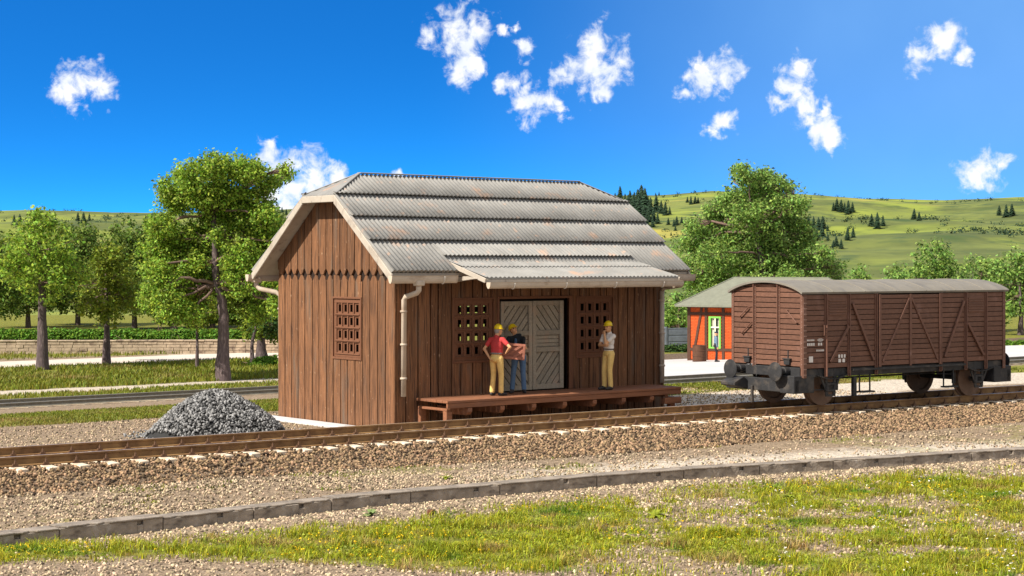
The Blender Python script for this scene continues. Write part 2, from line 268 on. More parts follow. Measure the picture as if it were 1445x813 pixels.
# ------------------------------------------------------------------ light, sky
EL, AZ = R(42), R(-86)          # sun: azimuth from +Y towards +X
TO_SUN = Vector((math.cos(EL)*math.sin(AZ), math.cos(EL)*math.cos(AZ), math.sin(EL)))
sl = bpy.data.lights.new('sun', 'SUN'); sl.energy = 4.6; sl.angle = R(.55); sl.color = (1, .93, .82)
so = bpy.data.objects.new('sun', sl); COL.objects.link(so); so.rotation_euler = (-TO_SUN).to_track_quat('-Z', 'Y').to_euler(); so.location = (-30, -10, 40)
world = bpy.data.worlds.new('World'); scene.world = world; world.use_nodes = True
def build_world():
    nt = world.node_tree; nt.nodes.clear(); L = nt.links.new
    def math_(op, a, b=None, c=None, clamp=False):
        n = nd(nt, 'ShaderNodeMath', operation=op, use_clamp=clamp)
        for i, x in enumerate((a, b, c)):
            if x is None: continue
            if isinstance(x, (int, float)): n.inputs[i].default_value = x
            else: L(x, n.inputs[i])
        return n.outputs[0]
    def rng_(x, a, b, c=0, d=1, smooth=True):
        n = nd(nt, 'ShaderNodeMapRange', interpolation_type='SMOOTHSTEP' if smooth else 'LINEAR'); L(x, n.inputs[0])
        for i, q in zip((1, 2, 3, 4), (a, b, c, d)): n.inputs[i].default_value = q
        return n.outputs[0]
    out = nd(nt, 'ShaderNodeOutputWorld'); bg = nd(nt, 'ShaderNodeBackground'); L(bg.outputs[0], out.inputs[0])
    tc = nd(nt, 'ShaderNodeTexCoord'); D = tc.outputs['Generated']
    sx = nd(nt, 'ShaderNodeSeparateXYZ'); L(D, sx.inputs[0])
    z2 = math_('MULTIPLY_ADD', sx.outputs[2], 4.6, .06); cx = nd(nt, 'ShaderNodeCombineXYZ'); L(sx.outputs[0], cx.inputs[0]); L(sx.outputs[1], cx.inputs[1]); L(z2, cx.inputs[2])
    nm = nd(nt, 'ShaderNodeVectorMath', operation='NORMALIZE'); L(cx.outputs[0], nm.inputs[0])
    sky = nd(nt, 'ShaderNodeTexSky'); sky.sky_type = 'NISHITA'; sky.sun_disc = False; sky.sun_elevation = EL; sky.sun_rotation = AZ
    sky.altitude = 300; sky.air_density = 1.0; sky.dust_density = .6; sky.ozone_density = 3.0
    L(nm.outputs[0], sky.inputs['Vector'])
    hs = nd(nt, 'ShaderNodeHueSaturation'); hs.inputs['Saturation'].default_value = SKY_SAT; hs.inputs['Value'].default_value = 1.0; L(sky.outputs[0], hs.inputs['Color'])
    tint = nd(nt, 'ShaderNodeMix', data_type='RGBA', blend_type='MULTIPLY'); tint.inputs[0].default_value = 1; L(hs.outputs[0], tint.inputs[6]); tint.inputs[7].default_value = SKY_TINT
    col = tint.outputs[2]
    # thin high veil that thickens towards the right of the view
    dv = nd(nt, 'ShaderNodeVectorMath', operation='DOT_PRODUCT'); L(D, dv.inputs[0]); dv.inputs[1].default_value = tuple(RGT)
    nv = nd(nt, 'ShaderNodeTexNoise'); nv.inputs['Scale'].default_value = 7; nv.inputs['Detail'].default_value = 5; L(D, nv.inputs['Vector'])
    ve = math_('MULTIPLY', rng_(dv.outputs['Value'], -.06, .26), math_('MULTIPLY_ADD', nv.outputs['Fac'], .5, .32))
    mv = nd(nt, 'ShaderNodeMix', data_type='RGBA'); L(ve, mv.inputs[0]); L(col, mv.inputs[6]); mv.inputs[7].default_value = (.17/SKY_STR, .37/SKY_STR, .70/SKY_STR, 1); col = mv.outputs[2]
    # cumulus: a few clouds of their own sizes, torn by noise
    blobs = [(610,48,20),(640,35,28),(665,40,28),(682,26,13),(655,68,28),(650,94,26),(672,92,17),(633,97,12),(735,71,15),(710,47,9),(728,41,7),
             (842,72,34),(832,100,30),(858,92,27),(800,107,22),(848,128,18),(787,101,12),(725,118,20),(713,124,13),(745,128,12),
             (738,150,20),(764,144,22),(785,150,15),(1010,98,27),(1000,114,25),(1028,105,20),(970,128,13),(990,92,13),(1016,172,18),(1001,181,11),(1030,170,11),
             (1127,108,23),(1116,138,23),(1130,153,25),(1121,125,26),(1140,172,14),(1164,186,21),(1174,194,18),(1147,190,13),(1165,156,11),(1172,206,12),
             (382,224,24),(398,238,30),(420,262,42),(442,252,36),(474,250,22),(455,280,40),(395,285,36),(560,247,10),
             (120,120,30),(95,132,24),(150,128,20),(1330,60,26),(1300,76,20),(1360,82,16),(1400,240,26),(1370,250,20)]
    def warp(src, scale, amp):
        n = nd(nt, 'ShaderNodeTexNoise'); n.inputs['Scale'].default_value = scale; n.inputs['Detail'].default_value = 4; L(D, n.inputs['Vector'])
        a = nd(nt, 'ShaderNodeVectorMath', operation='SUBTRACT'); L(n.outputs['Color'], a.inputs[0]); a.inputs[1].default_value = (.5, .5, .5)
        b = nd(nt, 'ShaderNodeVectorMath', operation='SCALE'); L(a.outputs[0], b.inputs[0]); b.inputs['Scale'].default_value = amp
        c = nd(nt, 'ShaderNodeVectorMath', operation='ADD'); L(src, c.inputs[0]); L(b.outputs[0], c.inputs[1]); return c.outputs[0]
    DW = warp(warp(D, 75, .016), 210, .0075)
    f = None
    for (u, v, r) in blobs:
        d = ray(u, v); d = d/np.linalg.norm(d)
        n = nd(nt, 'ShaderNodeVectorMath', operation='DISTANCE'); L(DW, n.inputs[0]); n.inputs[1].default_value = tuple(d)
        g = math_('MULTIPLY_ADD', n.outputs['Value'], -F/(r*1.35), 1.0)
        f = g if f is None else math_('SMOOTH_MAX', f, g, .12)
    n1 = nd(nt, 'ShaderNodeTexNoise'); n1.inputs['Scale'].default_value = 85; n1.inputs['Detail'].default_value = 9; n1.inputs['Roughness'].default_value = .62; n1.inputs['Distortion'].default_value = .35; L(D, n1.inputs['Vector'])
    fld = math_('MULTIPLY_ADD', n1.outputs['Fac'], 2.3, math_('MULTIPLY_ADD', f, .85, -1.47))
    dens = rng_(fld, -.24, .50)
    # unseen cloud cover added overhead and behind the viewer as fill light
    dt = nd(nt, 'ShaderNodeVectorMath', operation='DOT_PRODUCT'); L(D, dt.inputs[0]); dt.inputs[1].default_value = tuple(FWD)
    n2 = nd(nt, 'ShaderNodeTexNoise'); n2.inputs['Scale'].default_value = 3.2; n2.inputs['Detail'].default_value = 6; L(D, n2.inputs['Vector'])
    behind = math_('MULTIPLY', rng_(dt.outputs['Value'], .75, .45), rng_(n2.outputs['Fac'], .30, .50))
    n3 = nd(nt, 'ShaderNodeTexNoise'); n3.inputs['Scale'].default_value = 60; n3.inputs['Detail'].default_value = 5; L(D, n3.inputs['Vector'])
    cr = nd(nt, 'ShaderNodeValToRGB'); cr.color_ramp.elements[0].position = .35; cr.color_ramp.elements[1].position = .62
    k = CLOUD
    cr.color_ramp.elements[0].color = (.80*k, .86*k, .96*k, 1); cr.color_ramp.elements[1].color = (1.04*k, 1.04*k, 1.05*k, 1); L(n3.outputs['Fac'], cr.inputs['Fac'])
    sc = nd(nt, 'ShaderNodeVectorMath', operation='SCALE'); L(cr.outputs[0], sc.inputs[0]); sc.inputs['Scale'].default_value = 1.0/SKY_STR
    mx = nd(nt, 'ShaderNodeMix', data_type='RGBA'); L(dens, mx.inputs[0]); L(col, mx.inputs[6]); L(sc.outputs[0], mx.inputs[7])
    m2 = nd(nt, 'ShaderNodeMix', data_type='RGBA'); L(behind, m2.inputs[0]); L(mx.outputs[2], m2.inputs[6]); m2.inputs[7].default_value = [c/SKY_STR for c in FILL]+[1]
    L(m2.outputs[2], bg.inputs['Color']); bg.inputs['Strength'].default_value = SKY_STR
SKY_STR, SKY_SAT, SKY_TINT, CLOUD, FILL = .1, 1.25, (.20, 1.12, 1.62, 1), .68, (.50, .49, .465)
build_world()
scene.view_settings.view_transform = 'Standard'; scene.view_settings.look = 'None'; scene.view_settings.exposure = 0.68; scene.view_settings.gamma = 1
# ------------------------------------------------------------------ ground
KX = [-60, -16, -11.28, -9.76, -8.11, -6.44, -4.56, -2.3, .28, 3.65, 9, 60]; KY = [-9.9, -9.85, -9.78, -9.72, -9.6, -9.68, -9.87, -10.05, -10.43, -11.18, -12.4, -24]
def kerbY(x): return np.interp(x, KX, KY)
def kerbZ(x): return np.interp(x, [-16, 9], [.03, .03])
def nearY(x): return -.066*np.asarray(x)-4.72
GAUGE = 1.75
def farY(x): return nearY(x)+GAUGE
def toeY(x): return np.minimum(nearY(x)-1.0, np.interp(x, [-30, -8, -3.4, .6, 3.5, 8, 20, 60], [-5.2, -5.5, -6.3, -6.9, -7.25, -7.6, -8.4, -11]))
def ballZ(x, y):
    n = nearY(x)-.60; t = toeY(x); f = farY(x)+.5; b = f+.5
    z = np.where(y < n, .3*(y-t)/(n-t), np.where(y > f, .3*(b-y)/(b-f), .3)); return np.clip(z, 0, .3)*.88
def terr(Y): return np.clip(-1.6*(Y-9)/31, -1.6, 0)
def midX(Y): return 11+.75*(Y-11)
def sstep(x, a, b): t = np.clip((x-a)/(b-a), 0, 1); return t*t*(3-2*t)
def band(y, a, b, w=.5): return sstep(y, a-w, a+w)*(1-sstep(y, b-w, b+w))
def grass_front(X, Y):
    """how thickly the foreground strip is grown over, 0..1"""
    d = kerbY(X)-Y; dep = (X-CX)*S_+(Y-CY)*C_; lat = (X-CX)*C_-(Y-CY)*S_; u = 722.5+F*lat/dep; v = HY+F*(CZ+.12)/dep
    top = np.interp(u, [0, 248, 420, 560, 640, 760, 850, 1000, 1197, 1445], [762, 760, 745, 738, 726, 712, 705, 688, 672, 660])
    bot = np.interp(u, [0, 248, 300, 420, 560, 840, 900, 1445], [800, 786, 790, 796, 806, 812, 840, 850])
    g = sstep(v, top-6, top+16)*(1-sstep(v, bot-14, bot+5))
    n = fbm(X, Y, 1.6, 3); n2 = fbm(X, Y, .7, 8)
    right = sstep(u, 760, 900)
    patchy = sstep(n*.6+n2*.4, .38, .55)
    thick = sstep(n*.5+n2*.5, .12, .36)
    return g*(thick*(1-right)+right*(.12+.88*patchy))
def zone(X, Y):
    """r grown over, g pale gravel, b dark earth"""
    n = fbm(X, Y, 2.5, 21); Yn = Y+(n-.5)*1.6
    left = X < midX(np.maximum(Y, 11)); fr = Y < kerbY(X)
    g = np.where(left, band(Yn, 7.6, 13, .6)*.9+band(Yn, 21.5, 34, 1)*.8+band(Yn, 41, 56, .8)*.95+sstep(Yn, 66, 68)*.9,
                 band(Yn, 4.9, 7.6, .4)*.95+sstep(Yn, 45, 47))
    p = np.where(left, band(Yn, 34, 41, .8)+band(Y, 57, 63.5, .6)+band(Yn, 90, 115, 3), band(Yn, 1, 4.9, .5)+band(Y, 9.6, 12, .4))
    dk = np.where(left, band(Y, 17.8, 20.2, .3)*.25+band(Yn, 42, 48, 2)*.4*sstep(fbm(X, Y, 1.3, 4), .4, .6), band(Y, 7.7, 9.6, .2)*.9+band(Y, 40, 46, 1))
    g = np.where(fr, grass_front(X, Y)*.7, g); p = np.where(fr, .25*fbm(X, Y, .8, 2), p); dk = np.where(fr, .3*sstep(fbm(X, Y, 1.1, 12), .45, .65), dk)
    ng = (~fr) & (Y < toeY(X)+.3)
    p = np.where(ng, sstep(X, -8, 1)*.9*sstep(kerbY(X)-.2-Y, -3.5, -.2)+.1, p); dk = np.where(ng, .35*(1-sstep(X, -9, -3))*sstep(Y-toeY(X), -1.2, 0), dk)
    g = np.where(ng, .35*sstep(fbm(X, Y, 1.2, 31), .5, .68), g)
    bl = (Y >= toeY(X)+.3) & (Y < farY(X)+1.1); dk = np.where(bl, .7, dk); p = np.where(bl, 0, p); g = np.where(bl, 0, g)
    return np.stack([g, p, dk, np.ones_like(g)], -1)
def ground_mat():
    m = bpy.data.materials.new('ground_soil'); m.use_nodes = True; nt = m.node_tree; L = nt.links.new; bs = nt.nodes['Principled BSDF']
    tc = nd(nt, 'ShaderNodeTexCoord'); at = nd(nt, 'ShaderNodeAttribute', attribute_name='zone'); sp = nd(nt, 'ShaderNodeSeparateColor'); L(at.outputs['Color'], sp.inputs[0])
    def noise(s, d=6):
        n = nd(nt, 'ShaderNodeTexNoise'); n.inputs['Scale'].default_value = s; n.inputs['Detail'].default_value = d; n.inputs['Roughness'].default_value = .7; L(tc.outputs['Object'], n.inputs['Vector']); return n.outputs['Fac']
    def ramp(f, a, b, p0=.3, p1=.7):
        c = nd(nt, 'ShaderNodeValToRGB'); c.color_ramp.elements[0].position = p0; c.color_ramp.elements[1].position = p1; c.color_ramp.elements[0].color = (*a, 1); c.color_ramp.elements[1].color = (*b, 1); L(f, c.inputs[0]); return c.outputs[0]
    fine = noise(9, 9)
    vo = nd(nt, 'ShaderNodeTexVoronoi'); vo.inputs['Scale'].default_value = 22; L(tc.outputs['Object'], vo.inputs['Vector'])
    base = ramp(fine, (.12, .082, .052), (.40, .305, .21))
    pale = ramp(fine, (.38, .32, .25), (.64, .56, .46)); green = ramp(noise(3), (.10, .12, .02), (.27, .25, .05)); dark = ramp(noise(7), (.06, .042, .03), (.22, .16, .11))
    def mix(f, a, b):
        x = nd(nt, 'ShaderNodeMix', data_type='RGBA'); L(f, x.inputs[0]); L(a, x.inputs[6]); L(b, x.inputs[7]); return x.outputs[2]
    def edge(ch, s):
        a = nd(nt, 'ShaderNodeMath', operation='ADD'); L(sp.outputs[ch], a.inputs[0]); L(noise(s), a.inputs[1])
        r = nd(nt, 'ShaderNodeMapRange'); r.inputs[1].default_value = .72; r.inputs[2].default_value = 1.2; L(a.outputs[0], r.inputs[0]); return r.outputs[0]
    c = mix(edge(1, 2.5), base, pale); c = mix(edge(2, 4), c, dark); c = mix(edge(0, 3), c, green)
    hv = nd(nt, 'ShaderNodeHueSaturation'); mr = nd(nt, 'ShaderNodeMapRange'); mr.inputs[3].default_value = .65; mr.inputs[4].default_value = 1.3
    sc = nd(nt, 'ShaderNodeSeparateColor'); L(vo.outputs['Color'], sc.inputs[0]); L(sc.outputs[0], mr.inputs[0]); L(mr.outputs[0], hv.inputs['Value']); L(c, hv.inputs['Color'])
    L(hv.outputs[0], bs.inputs['Base Color']); bs.inputs['Roughness'].default_value = .95; bs.inputs['Specular IOR Level'].default_value = .1
    bp = nd(nt, 'ShaderNodeBump'); bp.inputs['Strength'].default_value = .8; bp.inputs['Distance'].default_value = .03; L(vo.outputs['Distance'], bp.inputs['Height']); L(bp.outputs[0], bs.inputs['Normal'])
    return m
M_ground = ground_mat()
def grid_obj(name, XX, YY, ZZ, mat, kind, col=None):
    n, k = XX.shape; idx = np.arange(n*k).reshape(n, k)
    Fc = np.stack([idx[:-1, :-1], idx[1:, :-1], idx[1:, 1:], idx[:-1, 1:]], -1).reshape(-1, 4)
    o = fast_mesh(name, np.stack([XX, YY, ZZ], -1), Fc, mat, smooth=True)
    if o.data.polygons[0].normal.z < 0: o.data.flip_normals()
    if col is not None:
        a = o.data.color_attributes.new('zone', 'FLOAT_COLOR', 'POINT'); a.data.foreach_set('color', col.astype(np.float32).ravel())
    return tag(o, kind=kind)
xs = np.concatenate([np.arange(-70, -18, 2), np.arange(-18, 24, .3), np.arange(24, 60, 1), np.arange(60, 300, 4)])
sb = np.concatenate([[0, .001], np.arange(.3, 16, .3), np.arange(16, 80, .7), np.arange(80, 260, 4)])
XX, SS = np.meshgrid(xs, sb, indexing='ij'); YY = kerbY(XX)+.2+SS
YY = np.where(XX > 20, np.maximum(YY, -40), YY)
ZZ = terr(YY)+ (fbm(XX, YY, 3, 5)-.5)*.06*sstep(SS, .3, 1.5)*(1-band(YY, -6, 7, 1)) - .012
ZZ[:, 0] = -.5
grid_obj('ground', XX, YY, ZZ, M_ground, 'structure', zone(XX, YY))
sf = np.concatenate([np.arange(0, 14, .25), np.arange(14, 40, 1.5)])
XX, SS = np.meshgrid(xs[xs < 60], sf, indexing='ij'); YY = kerbY(XX)+.2-SS
ZZ = -.12-.06*sstep(1.3-SS, 0, 1.0)+(fbm(XX, YY, 1.7, 9)-.5)*.10*sstep(SS, .3, 1.2)
grid_obj('front_ground', XX, YY, ZZ, M_ground, 'structure', zone(XX, YY))
def frontZ(X, Y): return -.12-.06*sstep(1.2-(kerbY(X)-Y), 0, 1.0)+(fbm(X, Y, 1.7, 9)-.5)*.10*sstep(kerbY(X)+.1-Y, .3, 1.2)
# ballast bed
xs2 = np.arange(-26, 62, .4); rows = []
for x in xs2:
    n = float(nearY(x))-.60; t = float(toeY(x)); f = float(farY(x))+.5
    rows.append([(x, t-.15, -.05), (x, t, 0), (x, (n+t)/2, .128), (x, n, .245), (x, (n+f)/2, .255), (x, f, .245), (x, f+.5, 0), (x, f+.65, -.05)])
A = np.array(rows); o = grid_obj('ballast_bed', A[..., 0], A[..., 1], A[..., 2], M_ground, 'structure', np.tile(np.array([0, .1, .55, 1.]), (A.shape[0], A.shape[1], 1)))
def scatter(n, x0, x1, y0, y1):
    return rng.uniform(x0, x1, n), rng.uniform(y0, y1, n)
X, Y = scatter(170000, -17, 34, -9, -1.4); k = (Y > toeY(X)-.25*rng.random(len(X))**2) & (Y < farY(X)+1.0); X, Y = X[k], Y[k]
sx_ = np.abs((X+17.4+.2975) % .595-.2975); on_end = (sx_ < .125) & (Y < nearY(X)-.06) & (Y > nearY(X)-.56)
P = np.stack([X, Y, ballZ(X, Y)+rng.uniform(-.012, .02, len(X))+.025*band(Y, nearY(X)-.55, nearY(X), .1)], 1); P = P[cone_mask(P) & ~on_end]
tag(stones('ballast', P, rng.uniform(.017, .045, len(P)), M_ball), kind='stuff')
# loose gravel: between ballast and kerb, in front of the kerb, behind the track
Ps, sz = [], []
X, Y = scatter(60000, -17, 16, -12.8, -4.8); k = (Y < toeY(X)) & (Y > kerbY(X)+.36) & (rng.random(len(X)) < (.25+.75*sstep(fbm(X, Y, 1.0, 40), .35, .65))*(1-.75*sstep(X, -6, 2))); X, Y = X[k], Y[k]
Ps.append(np.stack([X, Y, np.zeros_like(X)+.002], 1)); sz.append(rng.uniform(.012, .032, len(X)))
X, Y = scatter(70000, -17, 10, -23, -9.7); k = (Y < kerbY(X)-.05); X, Y = X[k], Y[k]
w = np.exp(-(kerbY(X)-Y)/.45)+.55*(1-grass_front(X, Y)); k = rng.random(len(X)) < w; X, Y = X[k], Y[k]
Ps.append(np.stack([X, Y, frontZ(X, Y)+.004], 1)); sz.append(rng.uniform(.012, .036, len(X))*(1+.5*(rng.random(len(X)) < .04)))
X, Y = scatter(16000, -12, 20, -1.9, 7); Ps.append(np.stack([X, Y, np.zeros_like(X)], 1)); sz.append(rng.uniform(.012, .03, len(X)))
P = np.concatenate(Ps); sz = np.concatenate(sz); k = cone_mask(P)
tag(stones('gravel', P[k], sz[k], M_pale), kind='stuff')
# paved yard by the station, road on the left
ys = np.concatenate([np.arange(10.6, 40.2, .8)]); us = np.linspace(0, 1, 40); g = []
for y in ys: g.append([(midX(y)+3.5+(75-midX(y))*q, y+.35*math.sin(q*9), terr(np.array(y))+.05) for q in us])
A = np.array(g); A[..., 2] = terr(A[..., 1])+.05; A[0, :, 2] -= .09
grid_obj('station_yard_paving', A[..., 0], A[..., 1], A[..., 2], M_pave, 'structure')
A = np.array([[(x, y, -1.57) for y in (57.2, 60, 63)] for x in np.arange(-30, 46, 4.)])
grid_obj('road', A[..., 0], A[..., 1], A[..., 2], M_road, 'structure')
# ------------------------------------------------------------------ railway
def rail_mb(x0, x1, yfn, zfoot, h=.18, head=.072, foot=.14):
    prof = [(-foot/2, 0), (foot/2, 0), (foot/2, .015), (.012, .04), (.012, h-.05), (head/2, h-.038), (head/2, h-.006), (head/2-.008, h), (-head/2+.008, h), (-head/2, h-.006), (-head/2, h-.038), (-.012, h-.05), (-.012, .04), (-foot/2, .015)]
    m = MB(); xs_ = np.arange(x0, x1+.1, 2.0); n = len(prof); vs = [(x, float(yfn(x))+a, zfoot+b) for x in xs_ for a, b in prof]; fs = []; ms = []
    for i in range(len(xs_)-1):
        for k in range(n):
            fs.append((i*n+k, i*n+(k+1) % n, (i+1)*n+(k+1) % n, (i+1)*n+k)); ms.append(1 if k == 7 else 0)
    m.v = vs; m.f = fs; m.m = ms; return m
def sleeper_mb(L):
    m = MB(); p = [(-.125, 0), (.125, 0), (.10, .09), (-.10, .09)]
    m.prism(p, lambda a, b, d: (a, d, b), -L/2, L/2); return m
def fast_mb():
    m = MB()
    m.box(-.085, .085, -.16, .16, .002, .022); 
    for s in (-1, 1):
        m.box(-.05, .05, s*.115-.03, s*.115+.03, .022, .06); m.lathe([(.026, 0), (.026, .05), (.014, .052), (.014, .085)], (0, s*.115, .055), n=6)
    return m
tr = thing('railway_track', 'main railway track of brown rails on pale sleepers in front of the shed', 'railway track', (0, -3.85, 0))
rz = math.atan(-.066)
for fn in (nearY, farY):
    rail_mb(-26, 60, fn, .335).build('rail', [M_rail, M_railtop], tr).location = (0, 3.85, 0)
sl0 = f0 = None
for i in range(96):
    x = -17.4+.595*i
    if x > 39: break
    if sl0 is None:
        sl0 = sleeper_mb(GAUGE+1.08).build('sleeper', M_sleep, tr, bevel=.012); f0 = fast_mb().build('rail_fastening', M_clip, sl0); f0.location = (0, -GAUGE/2, .09)
        f1 = f0.copy(); COL.objects.link(f1); f1.parent = sl0; f1.location = (0, GAUGE/2, .09); s = sl0
    else: s = dup(sl0, tr)
    s.location = (x, float(nearY(x))+GAUGE/2+3.85, .242); s.rotation_euler = (0, 0, rz)
def siding(name, label, x0, x1, y0, ztop):
    t = thing(name, label, 'railway track', (x0, y0, ztop-.2))
    for s in (-.75, .75): 
        q = rail_mb(0, x1-x0, lambda x: s, .06, .14).build('rail', [M_railg, M_railtop], t)
    s0 = None
    for i in range(int(min(90, (x1-x0)/.65))):
        if s0 is None: s0 = sleeper_mb(2.5).build('sleeper', M_olds, t); c = s0
        else: c = dup(s0, t)
        c.location = (.3+i*.65, 0, -.07)
M_railg = pmat('grey_rail_steel', (.20, .185, .15), .6, .25, 6, bump=.1)
M_olds = pmat('old_sleeper_wood', (.30, .25, .18), .9, .3, 5, bump=.2)
zl = float(terr(np.array(19.)))
siding('siding_track', 'far siding of weathered grey rails in the grass behind the grey stone heap', -30, 12.5, 19.1, zl+.2)
siding('siding_track', 'low siding between the grass strip and the pale station yard', 11.5, 60, 8.6, .17)
# kerb blocks
kl = ['outermost concrete kerb block at the left end of the row', 'plain pale kerb block second from the left end of the row', 'kerb block next to the bare earth at the left, third from the end',
      'weathered kerb block behind the yellow flowers, with a small square notch', 'kerb block with a chipped top edge left of the two broadleaf weeds', 'kerb block just behind the leafy grey green weed',
      'long kerb block behind the broken brown brick', 'kerb block with a square notch right of the broken brick', 'kerb block in the middle of the row below the double door', 'kerb block with a dark notch below the white shirted man',
      'broken edged kerb block with a missing corner below the shed end', 'dark stained kerb block below the platform end', 'kerb block below the wagon buffers', 'kerb block sunk in gravel below the wagon wheels',
      'kerb block second from the right end of the row', 'outermost kerb block at the right end of the row']
kx = [-16.6, -15.0, -13.3, -11.5, -9.78, -8.15, -6.5, -4.6, -2.35, -.3, 1.5, 3.3, 5.1, 6.9, 8.7, 10.5, 12.3]
for i in range(16):
    a = Vector((kx[i], float(kerbY(kx[i])), .0)); b = Vector((kx[i+1], float(kerbY(kx[i+1])), 0)); L_ = (b-a).length-.018; ang = math.atan2(b.y-a.y, b.x-a.x)
    m = MB(); nx = L_*random.uniform(.55, .78); nw = .11
    zt = .035+random.uniform(-.014, .014)
    # front face in pieces so the notch is a real hole; jagged top lip
    for (p, q, z0, z1) in ((0, nx, -.25, zt-.03), (nx, nx+nw, -.25, zt-.105), (nx+nw, L_, -.25, zt-.03)):
        m.box(p, q, 0, .3, z0, z1)
    m.box(nx, nx+nw, .05, .14, zt-.105, zt-.03)
    k = 14; pts = []; lip = []
    for j in range(k+1):
        lip.append((L_*j/k, -.03+abs(random.gauss(0, .009))+(.06 if random.random() < (.35 if i in (10, 11, 4) else .07) else 0)))
    poly = lip+[(L_, .36), (0, .36)]
    m.prism(poly, lambda u_, v_, d: (u_, v_, d), zt-.03, zt)
    o = m.build('kerb_stone', M_conc, bevel=.007); o.location = (a.x, a.y, 0); o.rotation_euler = (0, random.uniform(-.004, .004), ang)
    tag(o, kl[i], 'kerb stone', 'concrete kerb blocks in front of the track')
o = MB(); o.box(-.075, .075, -.05, .05, 0, .085)
o = o.build('broken_brick', M_brick1, bevel=.012); p = at_z(608, 727, -.12); o.location = (p[0], p[1], -.115); o.rotation_euler = (.15, .1, .5)
tag(o, 'broken dark brown brick lying in the gravel before the kerb', 'brick')
# ------------------------------------------------------------------ goods shed
L_, W_ = 9.135, 5.292; OE, OG, ZE, ZH, ZR, XR = .544, .456, 3.861, 5.819, 6.401, 1.239
SLP = (ZR-ZE)/(W_/2+OE); HW = (W_/2+OE)*(ZR-ZH)/(ZR-ZE)
def planeZ(y): return ZE+SLP*((y if y < W_/2 else W_-y)+OE)
shed = thing('goods_shed', 'brown boarded goods shed with grey corrugated half hipped roof beside the railway track', 'shed', (0, 0, 0))
def clip_poly(poly, a0, a1, b0, b1):
    def cut(P, ax, lim, keep_gt):
        o = []
        for i in range(len(P)):
            p, q = P[i], P[(i+1) % len(P)]; ip = (p[ax] >= lim) == keep_gt or p[ax] == lim; iq = (q[ax] >= lim) == keep_gt or q[ax] == lim
            if ip: o.append(p)
            if ip != iq:
                t = (lim-p[ax])/(q[ax]-p[ax]); o.append((p[0]+(q[0]-p[0])*t, p[1]+(q[1]-p[1])*t))
        return o
    for ax, lim, g in ((0, a0, True), (0, a1, False), (1, b0, True), (1, b1, False)):
        poly = cut(poly, ax, lim, g)
        if len(poly) < 3: return []
    return poly
def board_edges(a0, a1, w, jit):
    n = max(1, round((a1-a0)/w)); e = [a0+(a1-a0)*i/n for i in range(n+1)]
    return [e[0]]+[x+random.uniform(-jit, jit) for x in e[1:-1]]+[e[-1]]
def boards(m, edges, z0, ztop, holes, fn, d0=-.02, d1=.012, gap=.034, jit=.010):
    for i in range(len(edges)-1):
        a, b = edges[i]+gap/2, edges[i+1]-gap/2; cuts = sorted({a, b}.union(*[{h[0], h[1]} for h in holes if a < h[0] < b or a < h[1] < b] or [set()]))
        cuts = [c for c in cuts if a <= c <= b]; dj = random.uniform(0, jit)
        for p, q in zip(cuts[:-1], cuts[1:]):
            if q-p < .012: continue
            mid = (p+q)/2; segs = [(z0, None)]
            for h in holes:
                if h[0] < mid < h[1]:
                    ns = []
                    for s in segs:
                        ns += [(s[0], h[2]), (h[3], s[1])]
                    segs = ns
            for s0, s1 in segs:
                if s1 is None: poly = [(p, s0), (q, s0), (q, ztop(q)), (p, ztop(p))]
                else: poly = [(p, s0), (q, s0), (q, s1), (p, s1)]
                if max(poly[2][1], poly[3][1])-s0 < .02: continue
                m.prism(poly, fn, d0, d1+dj)
def holed(m, a0, a1, b0, b1, holes_a, holes_b, fn, d0, d1):
    """flat panel with a grid of real openings"""
    ae = [a0]+[x for h in holes_a for x in h]+[a1]; be = [b0]+[x for h in holes_b for x in h]+[b1]
    for j in range(0, len(be)-1, 2): m.prism([(a0, be[j]), (a1, be[j]), (a1, be[j+1]), (a0, be[j+1])], fn, d0, d1)
    for j in range(1, len(be)-1, 2):
        for i in range(0, len(ae)-1, 2): m.prism([(ae[i], be[j]), (ae[i+1], be[j]), (ae[i+1], be[j+1]), (ae[i], be[j+1])], fn, d0, d1)
fF = lambda a, b, d: (a, -d, b)              # front wall, d outward
fB = lambda a, b, d: (a, W_+d, b)
fG = lambda a, b, d: (-d, a, b)              # left gable
fR = lambda a, b, d: (L_+d, a, b)
WIN = [(1.84, 3.10, 1.66, 3.20), (5.96, 7.22, 1.66, 3.20)]; GW = (1.40, 2.62, 1.74, 3.22); DOOR = (3.30, 5.66, .80, 3.20)
BW = [(5.9, 7.16, 1.66, 3.20)]
wt = 4.29-.1
def gtop(a): return min(4.29+SLP*min(a, W_-a), 6.03)-.10
m = MB(); boards(m, board_edges(.06, L_-.06, .33, .06), -.02, lambda a: wt, WIN+[DOOR], fF, d0=-.03); m.box(0.0, .06, -.035, 0.03, -.02, wt); m.box(L_-.06, L_, -.035, .03, -.02, wt)
front = m.build('front_wall', M_wood, shed, bevel=.006)
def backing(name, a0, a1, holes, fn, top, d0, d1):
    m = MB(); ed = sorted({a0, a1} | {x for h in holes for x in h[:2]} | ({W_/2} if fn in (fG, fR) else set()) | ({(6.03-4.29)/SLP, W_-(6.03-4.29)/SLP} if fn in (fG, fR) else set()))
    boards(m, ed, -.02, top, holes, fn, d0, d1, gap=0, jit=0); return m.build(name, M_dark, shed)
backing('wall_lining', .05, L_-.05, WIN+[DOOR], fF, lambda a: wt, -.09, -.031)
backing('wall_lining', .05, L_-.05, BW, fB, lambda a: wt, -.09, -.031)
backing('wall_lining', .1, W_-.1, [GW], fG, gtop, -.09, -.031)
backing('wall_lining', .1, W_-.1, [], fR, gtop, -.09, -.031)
m = MB(); boards(m, board_edges(0, L_, .34, .04), -.02, lambda a: wt, BW, fB, d0=-.03); m.build('back_wall', M_wood, shed, bevel=.006)
